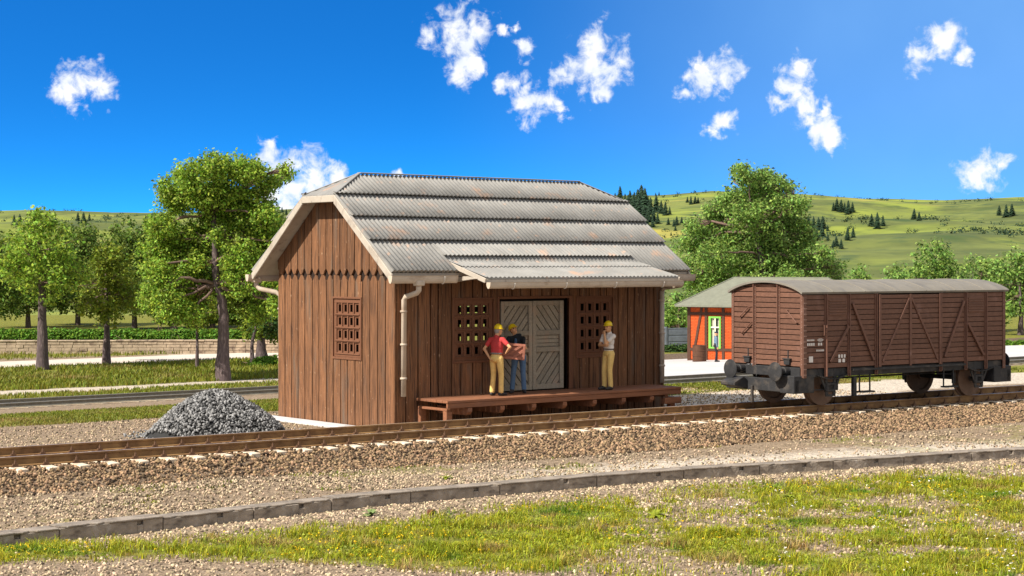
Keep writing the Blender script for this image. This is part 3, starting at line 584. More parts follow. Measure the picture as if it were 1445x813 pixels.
ZD = 3.82
for fn, nm in ((fG, 'gable_wall'), (fR, 'gable_wall')):
    m = MB(); e = board_edges(0.0, W_, .325, .018)
    m_up = MB()
    for i in range(len(e)-1):
        a, b = e[i]+.015, e[i+1]-.015; c = .11; hh = .16; dj = random.uniform(0, .008)
        for (p, q) in [(a, b)]:
            segs = []
            if fn is fG and a < GW[1] and b > GW[0]:       # window opening cuts the lower boards
                p0, q0 = max(a, GW[0]), min(b, GW[1])
                for (x0, x1, inside) in ((a, p0, False), (p0, q0, True), (q0, b, False)):
                    if x1-x0 > .012: segs.append((x0, x1, inside))
            else: segs = [(a, b, False)]
            for x0, x1, ins in segs:
                cl = c if x0 == a else 0; cr_ = c if x1 == b else 0
                top = [(x1, ZD-(hh if cr_ else 0)), (x1-cr_, ZD), (x0+cl, ZD), (x0, ZD-(hh if cl else 0))]
                if x1-x0 < cl+cr_+.02: top = [(x1, ZD-hh), (x0, ZD-hh)]
                if ins:
                    m.prism([(x0, -.02), (x1, -.02), (x1, GW[2]), (x0, GW[2])], fn, -.03, .008+dj); m.prism([(x0, GW[3]), (x1, GW[3])]+top, fn, -.03, .008+dj)
                else: m.prism([(x0, -.02), (x1, -.02)]+top, fn, -.03, .008+dj)
        up = [(a, ZD+hh), (a+c, ZD+.004), (b-c, ZD+.004), (b, ZD+hh), (b, gtop(b)), (a, gtop(a))]
        if gtop((a+b)/2)-ZD > hh+.05: m_up.prism(up, fn, -.03, .024+dj)
    w = m.build(nm, M_wood, shed, bevel=.006); m_up.build('gable_top_boards', M_wood, w, bevel=.006)
def lattice(win, fn, parent):
    a0, a1, b0, b1 = win; w = a1-a0; h = b1-b0
    m = MB(); pa = w*.86/4; pb = h*.90/4; ca = [a0+w*.07+pa*(i+.5) for i in range(4)]; cb = [b0+h*.05+pb*(i+.5) for i in range(4)]
    holed(m, a0, a1, b0, b1, [(c-.105, c+.105) for c in ca], [(c-.135, c+.135) for c in cb], fn, -.03, .0)
    for zc in cb: m.prism([(a0+.06, zc-.172), (a1-.06, zc-.172), (a1-.06, zc-.145), (a0+.06, zc-.145)], fn, -.0, .022)
    o = m.build('window', M_lat, parent, bevel=.005)
    m = MB(); holed(m, a0+.02, a1-.02, b0+.02, b1-.02, [(c-.056, c+.056) for c in ca], [(c-.092, c+.092) for c in cb], fn, -.065, -.031); m.build('lattice', M_lat, o, bevel=.004)
    m = MB(); q = .045
    for x0, x1, z0, z1 in ((a0-.04, a1+.04, b1, b1+.05), (a0-.04, a1+.04, b0-.06, b0), (a0-.04, a0+.0, b0, b1), (a1, a1+.04, b0, b1)): m.prism([(x0, z0), (x1, z0), (x1, z1), (x0, z1)], fn, -.02, .036)
    m.build('frame', M_lat, o, bevel=.006)
for w in WIN: lattice(w, fF, shed)
for w in BW: lattice(w, fB, shed)
lattice(GW, fG, shed)
# double door
m = MB()
for x0, x1, z0, z1 in ((DOOR[0]-.07, DOOR[0], .80, DOOR[3]+.07), (DOOR[1], DOOR[1]+.14, .80, DOOR[3]+.07), (DOOR[0], DOOR[1], DOOR[3], DOOR[3]+.07)): m.prism([(x0, z0), (x1, z0), (x1, z1), (x0, z1)], fF, -.06, .04)
m.build('door_frame', M_lat, shed, bevel=.008)
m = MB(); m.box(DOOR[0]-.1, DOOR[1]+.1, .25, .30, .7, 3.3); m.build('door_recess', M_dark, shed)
D0, D1, Z0, Z1 = 3.385, 5.52, .83, 3.14
xm = (D0+D1)/2; zr_ = [Z0, Z0+.13, 1.80, 1.93, 2.24, 2.37, Z1-.12, Z1]
for side, (a, b) in enumerate(((D0, xm-.006), (xm+.006, D1))):
    sl_, sr_ = (.11, .12) if side == 0 else (.12, .13); m = MB()
    m.prism([(a, Z0), (a+sl_, Z0), (a+sl_, Z1), (a, Z1)], fF, -.09, -.02); m.prism([(b-sr_, Z0), (b, Z0), (b, Z1), (b-sr_, Z1)], fF, -.09, -.02)
    for k in (0, 2, 4, 6): m.prism([(a+sl_, zr_[k]), (b-sr_, zr_[k]), (b-sr_, zr_[k+1]), (a+sl_, zr_[k+1])], fF, -.09, -.024)
    leaf = m.build('door', M_grey, shed, bevel=.008)
    p0, p1 = a+sl_, b-sr_
    for (k, kind) in ((1, 'lo'), (3, 'mid'), (5, 'hi')):
        q0, q1 = zr_[k], zr_[k+1]; m = MB()
        m.prism([(p0, q0), (p1, q0), (p1, q1), (p0, q1)], fF, -.15, -.125)
        if kind == 'mid':
            n = 3
            for i in range(n): m.prism([(p0, q0+(q1-q0)*i/n+.01), (p1, q0+(q1-q0)*i/n+.01), (p1, q0+(q1-q0)*(i+1)/n-.01), (p0, q0+(q1-q0)*(i+1)/n-.01)], fF, -.124, -.085)
        else:
            s = 1 if (kind == 'hi') == (side == 0) else -1; w = .155; T = 2.2
            for i in range(-16, 17):
                c = i*w; ux, uz = math.cos(R(50)), s*math.sin(R(50)); nx_, nz_ = -uz, ux; cx_, cz_ = (p0+p1)/2+nx_*c, (q0+q1)/2+nz_*c; hw = w/2-.014
                poly = [(cx_-ux*T-nx_*hw, cz_-uz*T-nz_*hw), (cx_+ux*T-nx_*hw, cz_+uz*T-nz_*hw), (cx_+ux*T+nx_*hw, cz_+uz*T+nz_*hw), (cx_-ux*T+nx_*hw, cz_-uz*T+nz_*hw)]
                poly = clip_poly(poly, p0, p1, q0, q1)
                if len(poly) >= 3: m.prism(poly, fF, -.124, -.08+random.uniform(-.006, .006))
        m.build('panel', M_grey, leaf)
m = MB(); m.box(.1, L_-.1, .1, W_-.1, .70, .78); m.build('floor', M_deck, shed)
# roof
ys_slope = (W_/2+OE)
def corr_rows(front, name):
    m = MB(); per = .133; nx_ = int((L_+2*OG)/per*8); xs_ = np.linspace(-OG, L_+OG, nx_+1)
    zb = [ZH, 5.235, 4.64, ZE]; zt_ = [ZR, ZH, 5.235, 4.64]
    ny, nz = (-SLP, 1) if front else (SLP, 1); nl = math.hypot(ny, nz); ny, nz = ny/nl, nz/nl
    def P(x, z, off):
        y = (z-ZE)/SLP-OE; y = y if front else W_-y
        return (x, y+ny*off, z+nz*off)
    for r in range(4):
        vs = []; fs = []; wob = random.uniform(0, 6)
        for i, x in enumerate(xs_):
            c = .024*math.sin(2*math.pi*(x+OG)/per); zt = zt_[r]; sag = .006*math.sin(x*1.3+wob)
            if r == 0: zt = min(ZR, ZH+(ZR-ZH)*max(0.0, min(x+OG, L_+OG-x))/XR)
            lip = .125+sag; tz = max(zt, zb[r]+.001)
            if r > 0: tz += .075
            ez = zb[r]-.012
            vs += [P(x, tz, .022+c), P(x, ez, lip+c*.8), P(x, ez, lip-.022+c*.4), P(x, ez+(.10 if r < 3 else .03), .03+c)]
        for i in range(nx_):
            a = i*4; b = a+4; fs += [(a, b, b+1, a+1), (a+1, b+1, b+2, a+2), (a+2, b+2, b+3, a+3)]
        # verge edges of the sheet
        fs += [(0, 1, 2, 3), tuple(x+nx_*4 for x in (3, 2, 1, 0))]
        m.add(vs, fs)
    o = m.build(name, M_roof, shed); o.data.polygons.foreach_set('use_smooth', [True]*0+[abs(p.normal.z) > .3 and p.area > .004 for p in o.data.polygons])
    return o
corr_rows(True, 'front_roof_slope'); corr_rows(False, 'back_roof_slope')
for sgn in (0, 1):
    m = MB(); n = 150; vs = []; fs = []
    for i in range(n+1):
        y = W_/2-HW+2*HW*i/n; q = 1-abs(y-W_/2)/HW; c = .010*math.sin(2*math.pi*y/.133); x1 = -OG+XR*q; x0 = -OG-.02
        f = (lambda x: x) if sgn == 0 else (lambda x: L_-x)
        vs += [(f(x1), y, ZH+(ZR-ZH)*q+.045+c), (f(x0), y, ZH-.01+.045+c), (f(x0), y, ZH-.02)]
    for i in range(n): a = i*3; b = a+3; fs += [(a, b, b+1, a+1), (a+1, b+1, b+2, a+2)]
    m.add(vs, fs); m.build('half_hip', M_roof, shed)
    # hip and ridge capping
    f = (lambda x: x) if sgn == 0 else (lambda x: L_-x)
    m = MB()
    for s in (-1, 1): m.bar((f(-OG), W_/2+s*HW, ZH+.055), (f(-OG+XR), W_/2, ZR+.05), .09, .03)
    m.build('hip_capping', M_roof, shed, bevel=.01)
m = MB(); m.bar((-OG+XR, W_/2, ZR+.055), (L_+OG-XR, W_/2, ZR+.055), .16, .03); m.build('ridge_capping', M_roof, shed, bevel=.01)
# roof deck / soffit, barge boards, fascias
m = MB()
for fr in (True, False):
    Y = (lambda y: y) if fr else (lambda y: W_-y)
    yt = W_/2-HW
    pts = [(-OG+.03, -OE+.03), (L_+OG-.03, -OE+.03), (L_+OG-.03, yt), (L_+OG-XR, W_/2), (-OG+XR, W_/2), (-OG+.03, yt)]
    top = [(x, Y(y), planeZ(y)-.005) for x, y in pts]; bot = [(x, Y(y), planeZ(y)-.085) for x, y in pts]; n = len(pts)
    m.add(top+bot, [tuple(range(n)), tuple(range(n, 2*n))[::-1]]+[(i, (i+1) % n, n+(i+1) % n, n+i) for i in range(n)])
for s in (0, 1):
    f = (lambda x: x) if s == 0 else (lambda x: L_-x)
    pts = [(f(-OG+.03), W_/2-HW+.02, ZH-.01), (f(-OG+.03), W_/2+HW-.02, ZH-.01), (f(-OG+XR), W_/2, ZR-.01)]
    m.add(pts+[(p[0], p[1], p[2]-.075) for p in pts], [(0, 1, 2), (5, 4, 3), (0, 3, 4, 1), (1, 4, 5, 2), (2, 5, 3, 0)])
m.build('soffit', M_trim, shed)
for s in (0, 1):
    x0, x1 = (-OG-.035, -OG+.025) if s == 0 else (L_+OG-.025, L_+OG+.035)
    for fr in (True, False):
        Y = (lambda y: y) if fr else (lambda y: W_-y); yt = W_/2-HW; m = MB()
        poly = [(-OE-.05, planeZ(-OE-.05)+.03), (yt, planeZ(yt)+.03), (yt, planeZ(yt)-.20), (-OE+.02, planeZ(-OE+.02)-.20), (-OE-.05, planeZ(-OE)-.12)]
        m.prism(poly, lambda a, b, d: (d, Y(a), b), x0, x1); m.build('barge_board', M_trim, shed, bevel=.012)
    m = MB(); m.box(x0, x1, W_/2-HW-.0, W_/2+HW+.0, ZH-.16, ZH+.012); m.build('hip_fascia', M_trim, shed, bevel=.012)
# gutters
def gutter(x0, x1, y, z, r=.082, n=9, dp=2.1):
    m = MB(); prof = [(y+r*math.cos(math.pi+math.pi*k/n)*1.0, z+r*dp*math.sin(math.pi+math.pi*k/n)) for k in range(n+1)]
    prof = [(y-r-.012, z+.018)]+prof+[(y+r, z+.02)]
    inner = [(a+(y-a)*.16, b+.012 if i not in (0, len(prof)-1) else b) for i, (a, b) in enumerate(prof)]
    poly = prof+inner[::-1]
    k = len(prof); vs = [(x, a, b) for x in (x0, x1) for a, b in poly]; N = len(poly)
    fs = [(i, (i+1) % N, N+(i+1) % N, N+i) for i in range(N)]+[(i, N-1-i, N-2-i, i+1) for i in range(k-1)]+[(N+i, N+i+1, N+N-2-i, N+N-1-i) for i in range(k-1)]
    m.add(vs, fs)
    for xe in (x0, x1): m.prism([(a, b) for a, b in prof], lambda a, b, d: (d, a, b), xe-.006, xe+.006)
    return m
def clips(g, xs_, y, z, r=.088, dp=2.1):
    for x in xs_:
        m = MB(); m.tube([(x, y+r*math.cos(math.pi+math.pi*k/8), z+r*dp*math.sin(math.pi+math.pi*k/8)) for k in range(9)], .016, n=6); m.build('gutter_clip', M_zring, g, smooth=True)
g = gutter(-.57, 1.42, -.665, 3.80).build('gutter', M_zinc, shed); clips(g, [1.0], -.665, 3.80)
g = gutter(8.3, 9.66, -.665, 3.80).build('gutter', M_zinc, shed)
g = gutter(-.57, 9.66, W_+.665, 3.80).build('gutter', M_zinc, shed)
CYF, CZF = -1.45, 3.725
g = gutter(1.74, 8.34, CYF-.09, CZF-.09, dp=1.7).build('gutter', M_zinc, shed); clips(g, [2.5, 4.2, 5.9, 7.6], CYF-.09, CZF-.09, dp=1.7)
def pipe(path, rings, hopper):
    m = MB(); m.tube(path, .066, n=14); o = m.build('downpipe', M_zinc, shed, smooth=True)
    for z in rings:
        m = MB(); x, y = path[-1][0], path[-1][1]; m.lathe([(.068, -.03), (.088, -.02), (.088, .02), (.068, .03)], (x, y, z), n=16); m.build('pipe_clip', M_zinc, o, smooth=True)
    if hopper:
        x, y, z = hopper; m = MB(); m.box(x-.12, x+.12, y-.10, y+.085, z-.13, z+.0); m.build('hopper', M_zinc, o, bevel=.02)
pipe([(.28, -.66, 3.66), (.28, -.66, 3.46), (.26, -.61, 3.40), (.21, -.22, 3.30), (.20, -.16, 3.22), (.20, -.14, .86)], (2.94, 2.13, 1.30), (.28, -.66, 3.70))
pipe([(8.98, -.12, 3.36)]+[(8.98, -.12, .83)], (3.1, 2.2, 1.3), None)
m = MB(); m.tube([(8.36, CYF-.02, 3.60), (8.50, CYF+.1, 3.52), (8.95, -.5, 3.46), (8.99, -.2, 3.44), (8.98, -.12, 3.34)], .055, n=12); m.build('downpipe', M_zinc, shed, smooth=True)
pipe([(-.30, W_+.64, 3.70), (-.30, W_+.64, 3.52), (-.26, W_+.55, 3.44), (.05, W_+.2, 3.34), (.14, W_+.12, 3.24), (.14, W_+.12, .5)], (2.9, 1.6), (-.30, W_+.64, 3.73))
# short sheet lapping over the head of the canopy
m = MB(); xs_ = np.linspace(1.42, 7.78, 384); vs = []; fs = []; nl = math.hypot(SLP, 1)
for x in xs_:
    c = .024*math.sin(2*math.pi*(x+OG)/.133)
    for z, off in ((4.57, .052+c), (4.20, .165+c*.8), (4.20, .143+c*.4), (4.30, .06)): vs.append((x, (z-ZE)/SLP-OE-SLP/nl*off, z+off/nl))
for i in range(len(xs_)-1): a = i*4; b = a+4; fs += [(a, b, b+1, a+1), (a+1, b+1, b+2, a+2), (a+2, b+2, b+3, a+3)]
fs += [(0, 1, 2, 3), tuple(len(vs)-1-k for k in range(4))]
m.add(vs, fs); m.build('canopy_head_sheet', M_roof, shed)
# canopy over the platform
ct0, ct1 = (1.48, -.16, 4.19), (7.80, -.16, 4.19); cb0, cb1 = (1.74, CYF, CZF), (8.30, CYF, CZF)
def lerp3(a, b, t): return tuple(a[i]+(b[i]-a[i])*t for i in range(3))
m = MB(); per = .133; n = int(6.4/per*8)
for (t0, t1, o0, o1, cut) in ((0, .42, .0, .03, 1.0), (.40, 1.0, .0, .035, 1.0)):
    vs = []; fs = []
    for i in range(n+1):
        q = i/n; c = .016*math.sin(2*math.pi*q*6.4/per); a = lerp3(ct0, ct1, q); b = lerp3(cb0, cb1, q); p = lerp3(a, b, t0); r_ = lerp3(a, b, t1)
        vs += [(p[0], p[1], p[2]+o0+.02+c), (r_[0], r_[1], r_[2]+o1+.02+c), (r_[0], r_[1], r_[2]+.004)]
    for i in range(n): a = i*3; b = a+3; fs += [(a, b, b+1, a+1), (a+1, b+1, b+2, a+2)]
    m.add(vs, fs)
can = m.build('canopy', M_roof, shed)
m = MB(); tp = [ct0, ct1, cb1, cb0]; tp = [(x, y, z-.004) for x, y, z in tp]; m.add(tp+[(x, y, z-.07) for x, y, z in tp], [(0, 1, 2, 3), (7, 6, 5, 4), (0, 4, 5, 1), (1, 5, 6, 2), (2, 6, 7, 3), (3, 7, 4, 0)]); m.build('canopy_soffit', M_trim, can)
for a, b in ((ct0, cb0), (ct1, cb1)):
    m = MB(); s = -.03 if a is ct0 else .03; m.bar((a[0]+s, a[1]+.02, a[2]-.035), (b[0]+s, b[1]-.02, b[2]-.035), .045, .12); m.build('canopy_barge_board', M_trim, can, bevel=.01)
m = MB(); m.box(1.9, 8.2, CYF+.02, CYF+.06, CZF-.17, CZF-.03); m.build('canopy_fascia', M_dark, can)
for x in (1.66, 8.1):
    m = MB(); m.prism([(-.0, 3.62), (-.0, 3.78), (-1.0, 3.80), (-1.25, 3.74)], lambda a, b, d: (d, a, b), x-.045, x+.045); m.build('canopy_bracket', M_trim, can, bevel=.01)
# concrete footing
m = MB(); m.box(-.55, .0-.04, -.35, 5.9, -.05, .045); tag(m.build('concrete_slab', M_slab, bevel=.015), 'pale grey concrete slab along the foot of the gable wall', 'slab')
# ------------------------------------------------------------------ loading platform
plat = thing('loading_platform', 'brown timber loading platform on brackets along the front of the shed', 'loading platform', (.633, -1.337, 0))
def rel(o): o.location = (-.633, 1.337, 0); return o
PX0, PX1, PD = .633, 8.554, 1.337; m = MB()
e = board_edges(-PD, -.045, .215, .01)
for i in range(len(e)-1): m.box(PX0+random.uniform(0, .012), PX1-random.uniform(0, .012), e[i]+.004, e[i+1]-.004, .735, .803+random.uniform(-.004, .002))
rel(m.build('deck', M_deck, plat, bevel=.008))
m = MB(); m.box(PX0+.02, PX1-.02, -PD+.015, -PD+.075, .61, .732); rel(m.build('front_beam', M_deck, plat, bevel=.01))
for x in (PX0+.05, PX1-.55):
    m = MB(); m.box(x, x+.12, -PD+.09, -.05, .54, .60); rel(m.build('end_beam', M_deck, plat, bevel=.01))
for i, x in enumerate(np.arange(1.35, 8.2, 1.02)):
    m = MB(); m.prism([(-PD+.02, .60), (-PD+.02, .50), (-PD+.10, .42), (-.05, .40), (-.05, .60)], lambda a, b, d: (d, a, b), x-.07, x+.07); rel(m.build('bracket', M_deck, plat, bevel=.012))
for (x, y) in ((PX0+.05, -PD+.1), (PX0+.05, -.18), (PX1-.34, -PD+.1)):
    m = MB(); m.box(x, x+.18, y, y+.15, -.03, .538); rel(m.build('post', M_deck, plat, bevel=.012))
m = MB(); m.box(PX1-.6, PX1+.02, -PD+.03, -PD+.2, .36, .53); rel(m.build('end_block', M_deck, plat, bevel=.015))
# ------------------------------------------------------------------ people
def ik(a, t, l1, l2, pole):
    d = t-a; L = min(d.length, (l1+l2)*.995); d = d.normalized(); k = (l1*l1-l2*l2+L*L)/(2*L); h = math.sqrt(max(0, l1*l1-k*k))
    p = Vector(pole); p = (p-d*p.dot(d)).normalized(); return a+d*k+p*h, a+d*L
def human(name, label, pos, az, H, pose, mats, grp=None):
    """one continuous body: tapered limbs merged into a single skin, cloth zones as materials"""
    root = thing(name, label, 'person', pos, math.pi/2-az, grp); s = H/1.75; root.scale = (s, s, s)
    inv = Matrix.Rotation(-(math.pi/2-az), 3, 'Z')
    def loc(w): return (inv @ (Vector(w)-Vector(pos)))/s
    m = MB(); pr = []
    def cap(p, q, r0, r1, t, n=12):
        p, q = Vector(p), Vector(q); d = (q-p); L = d.length; ax = d.normalized() if L > 1e-6 else Vector((0, 0, 1)); prof = []
        for k in range(1, 5): a = -math.pi/2+math.pi/2*k/4; prof.append((r0*math.cos(a), r0*math.sin(a)))
        for k in range(0, 4): a = math.pi/2*k/4; prof.append((r1*math.cos(a), L+r1*math.sin(a)))
        m.lathe(prof, p, ax, n); pr.append(('c', p, q, r0, r1, t))
    def ell(c, r, t, M=None):
        m.ball(c, r, M, 16, 12); pr.append(('e', Vector(c), Vector(r), M.copy() if M is not None else Matrix.Identity(3), 0, t))
    lean = Vector(pose.get('lean', (0, 0, 0))); ho = Vector(pose.get('hip', (0, 0, 0)))
    pel = Vector((0, 0, .963))+ho; ch = Vector((.01, 0, 1.27))+lean*.75; nb = Vector((-.01, 0, 1.47))+lean
    tw = Matrix.Rotation(pose.get('twist', 0), 3, 'Z')
    T, B = 'shirt', 'trouser'
    ell(pel, (.125, .170, .12), B); ell(pel+Vector((-.05, 0, -.03)), (.10, .15, .10), B)
    ell((pel+ch)/2+Vector((.0, 0, .0)), (.122, .162, .17), T); ell(ch, (.130, .175, .20), T, tw); ell(pel+Vector((0, 0, .105)), (.128, .168, .03), 'belt')
    sh = {}
    for sd, sg in (('L', 1), ('R', -1)):
        sh[sd] = ch+tw @ Vector((-.0, sg*.185, .135)); cap(ch+Vector((0, 0, .10)), sh[sd], .085, .072, T); cap(nb+Vector((0, 0, -.02)), sh[sd], .055, .062, T)
    HR = Matrix.Rotation(pose.get('yaw', 0), 3, 'Z') @ Matrix.Rotation(pose.get('pitch', 0), 3, 'Y') @ Matrix.Rotation(pose.get('roll', 0), 3, 'X')
    hc = nb+HR @ Vector((.035, 0, .175)); cap(nb, hc+HR @ Vector((-.02, 0, -.07)), .058, .055, 'skin')
    cap(nb+Vector((-.0, 0, -.03)), nb+Vector((0, 0, .015)), .075, .066, T)
    ell(hc, (.098, .076, .118), 'skin', HR); ell(hc+HR @ Vector((.035, 0, -.062)), (.062, .056, .06), 'skin', HR)
    cap(hc+HR @ Vector((.092, 0, .012)), hc+HR @ Vector((.116, 0, -.022)), .010, .015, 'skin')
    for sg in (1, -1):
        ell(hc+HR @ Vector((-.005, sg*.076, -.01)), (.022, .012, .033), 'skin', HR); ell(hc+HR @ Vector((.084, sg*.031, .012)), (.013, .014, .009), 'eye', HR)
        cap(hc+HR @ Vector((.088, sg*.016, .032)), hc+HR @ Vector((.080, sg*.048, .030)), .008, .006, 'hair')
    cap(hc+HR @ Vector((.091, -.02, -.062)), hc+HR @ Vector((.091, .02, -.062)), .008, .008, 'lip')
    # legs
    for sd, sg in (('L', 1), ('R', -1)):
        f = pose['feet'][sd]; hipj = pel+Vector((0, sg*.095, -.03)); ank = Vector((f[0], f[1], .105)); kn, ank = ik(hipj, ank, .412, .412, (1, sg*.05, 0))
        cap(hipj, kn, .098, .068, B); cap(kn, ank+Vector((0, 0, .01)), .070, .060, B); cap(kn.lerp(ank, .55), ank+Vector((0, 0, .0)), .066, .066, B)
        fy = f[2]; d = Vector((math.cos(fy), math.sin(fy), 0)); cap(ank+Vector((0, 0, -.02)), ank+d*.02+Vector((0, 0, -.045)), .05, .055, 'shoe')
        h0 = ank*1.0; h0.z = .045; cap(h0-d*.05, h0+d*.10, .045, .046, 'shoe'); cap(h0+d*.10, h0+d*.165+Vector((0, 0, -.008)), .045, .036, 'shoe')
    # arms and hands
    for sd, sg in (('L', 1), ('R', -1)):
        t = pose['hands'][sd]; tgt = loc(t[0]) if t[3] == 'w' else Vector(t[0]); el, wr = ik(sh[sd], tgt, .285, .25, t[1]); sl = pose.get('sleeve', 'long')
        cap(sh[sd], sh[sd].lerp(el, .55), .066, .058, T)
        cap(sh[sd].lerp(el, .5), el, .054, .046, T if sl == 'long' else 'skin') if sl == 'long' else cap(sh[sd].lerp(el, .3), el, .044, .038, 'skin')
        cap(el, wr, .046 if sl == 'long' else .041, .036 if sl == 'long' else .027, T if sl == 'long' else 'skin')
        d = (wr-el).normalized(); hd = Vector(t[2]).normalized() if t[2] else d        # pointing of the fingers
        hd = (hd+d*.35).normalized(); pn = Vector(t[4]) if len(t) > 4 else Vector((0, -sg, 0)); pn = (pn-hd*pn.dot(hd)).normalized(); side = hd.cross(pn)
        if side.dot(Vector((1, 0, .4))) < 0: side = -side              # thumb side looks up and forward
        k0 = wr+hd*.02; palm = wr+hd*.085; curl = pose.get('curl', .5)
        for q in (-.024, -.008, .008, .024): cap(k0+side*q*.8, palm+side*q*1.15, .018, .0155, 'skin', 8)
        for q, ln in ((.030, .070), (.010, .080), (-.011, .074), (-.031, .058)):
            b = palm+side*q; d1 = (hd*math.cos(curl*.5)+pn*math.sin(curl*.5)); d2 = (hd*math.cos(curl*1.5)+pn*math.sin(curl*1.5)); mid = b+d1*ln*.55
            cap(b, mid, .0095, .009, 'skin', 8); cap(mid, mid+d2*ln*.5, .009, .0075, 'skin', 8)
        tb = wr+hd*.03+side*.024; tm = tb+(side*.75+hd*.6+pn*.25).normalized()*.045; cap(tb, tm, .014, .011, 'skin', 8); cap(tm, tm+(hd*.9+side*.15+pn*.35).normalized()*.035, .0105, .0085, 'skin', 8)
    for p, q, r0, r1, t in pose.get('extra', []): cap(p, q, r0, r1, t)
    o = m.build('body', [mats[k] for k in ('skin', 'shirt', 'trouser', 'shoe', 'belt', 'eye', 'lip', 'hair')], root)
    md = o.modifiers.new('r', 'REMESH'); md.mode = 'VOXEL'; md.voxel_size = pose.get('voxel', .0075); ms = o.modifiers.new('s', 'SMOOTH'); ms.iterations = 3; ms.factor = .5
    bpy.context.view_layer.update(); me = bpy.data.meshes.new_from_object(o.evaluated_get(bpy.context.evaluated_depsgraph_get()))
    o.modifiers.clear(); o.data = me; n = len(me.polygons); C = np.empty(n*3); me.polygons.foreach_get('center', C); C = C.reshape(-1, 3)
    best = np.full(n, 1e9); idx = np.zeros(n, int); keys = ['skin', 'shirt', 'trouser', 'shoe', 'belt', 'eye', 'lip', 'hair']
    for p in pr:
        if p[0] == 'c':
            a = np.array(p[1]); b = np.array(p[2])-a; L2 = max(b @ b, 1e-9); t = np.clip(((C-a) @ b)/L2, 0, 1); d = np.linalg.norm(C-a-t[:, None]*b, axis=1)-(p[3]+(p[4]-p[3])*t)
        else:
            q = (C-np.array(p[1])) @ np.array(p[3]); r = np.array(p[2]); k0 = np.linalg.norm(q/r, axis=1); k1 = np.linalg.norm(q/(r*r), axis=1); d = k0*(k0-1)/np.maximum(k1, 1e-6)
        if p[5] in ('eye', 'lip', 'hair', 'belt'): d = d-.004
        k = d < best; best[k] = d[k]; idx[k] = keys.index(p[5])
    me.materials.clear()
    for k in keys: me.materials.append(mats[k])
    me.polygons.foreach_set('material_index', idx.astype(np.int32)); me.polygons.foreach_set('use_smooth', np.ones(n, bool)); me.update()
    # headgear and hair
    if 'hairm' in mats:
        h = MB(); h.ball(hc+HR @ Vector((-.02, 0, .008)), (.092, .082, .112), HR, 16, 12); h.build('hair', mats['hairm'], root, smooth=True)
    hm = MB(); r = 1.0
    ax = HR @ Vector((-.10 if pose.get('hat') != 'cap' else -.05, 0, 1)); top = hc+HR @ Vector((-.004, 0, .038))
    if pose.get('hat') == 'cap':
        hm.lathe([(.100, 0), (.108, .05), (.095, .075), (.02, .085)], top, ax, 20); hm.ball(top+HR @ Vector((.09, 0, .004)), (.055, .07, .008), HR)
    else:
        hm.lathe([(.118, .0), (.124, .004), (.122, .012), (.108, .016), (.106, .05), (.094, .085), (.066, .112), (.03, .124), (.004, .127)], top, ax, 22)
        hm.ball(top+HR @ Vector((.105, 0, .008)), (.06, .085, .007), HR); hm.ball(top+ax*.06+HR @ Vector((.0, 0, 0)), (.10, .016, .075), HR)
    hm.build('cap' if pose.get('hat') == 'cap' else 'hard_hat', mats['hat'], root, smooth=True)
    return root
base = dict(skin=M_skin, eye=M_eye, lip=M_lip, shoe=M_shoe)
DECKZ = .804
crate_c = Vector(cam_pt(724, 496, 45.02)); rg = Vector(RGT)
def flat(u, d): p = cam_pt(u, 500, d); return (p[0], p[1], DECKZ)
human('person', 'person in red shirt and pale yellow trousers gripping the left end of the crate', flat(700.5, 44.65), R(72), 1.74,
      dict(feet={'L': (.0, .13, .2), 'R': (.03, -.12, -.25)}, lean=(.02, 0, 0), yaw=R(-25), pitch=R(6), sleeve='short', curl=.5,
           hands={'L': (cam_pt(689.5, 503, 44.6), (-.3, 1, -.2), None, 'w'), 'R': (cam_pt(715, 497, 44.62), (-.2, -1, -.6), None, 'w', (.2, 1, 0))}),
      dict(base, shirt=M_red, trouser=M_ytr, belt=M_belt, hair=M_hair, hairm=M_hair, hat=M_helm), 'workers in yellow hard hats')
human('person', 'person in black jacket and blue jeans holding the crate before the door', flat(730.5, 45.6), R(228), 1.72,
      dict(feet={'L': (.02, .17, .35), 'R': (.10, -.13, -.1)}, hip=(0, .03, 0), lean=(-.03, -.06, 0), yaw=R(38), pitch=R(-22), roll=R(16), curl=.6,
           hands={'L': (cam_pt(737, 496, 44.86), (-.4, 1, -.5), tuple(-rg), 'w', (.3, -1, 0)), 'R': (cam_pt(712, 491, 45.2), (-.4, -1, -.5), None, 'w')},
           extra=[(Vector((.10, -.03, 1.22)), Vector((.105, -.04, 1.40)), .034, .03, 'belt'), (Vector((-.04, .05, 1.50)), Vector((-.04, -.07, 1.49)), .05, .05, 'shirt')]),
      dict(base, shirt=M_blk, trouser=M_jean, belt=M_blsh, hair=M_hairb, hairm=M_hairb, hat=M_helm), 'workers in yellow hard hats')
p3 = flat(859, 46.75)
human('person', 'person in white shirt, dark belt and pale yellow trousers standing alone with hand on chin', p3, R(272), 1.75,
      dict(feet={'L': (.02, .10, .15), 'R': (.06, -.10, -.15)}, lean=(-.01, 0, 0), yaw=R(12), pitch=R(4), sleeve='short', curl=1.0,
           hands={'L': ((.175, .035, 1.45), (-.1, .6, -1), (-.1, -.35, 1), 'l', (-1, -.3, 0)), 'R': ((.20, .06, 1.17), (.1, -1, -.4), (.1, 1, .05), 'l', (-1, 0, .2))}),
      dict(base, shirt=M_wsh, trouser=M_ytr, belt=M_beltd, hair=M_hairb, hat=M_helm), 'workers in yellow hard hats')
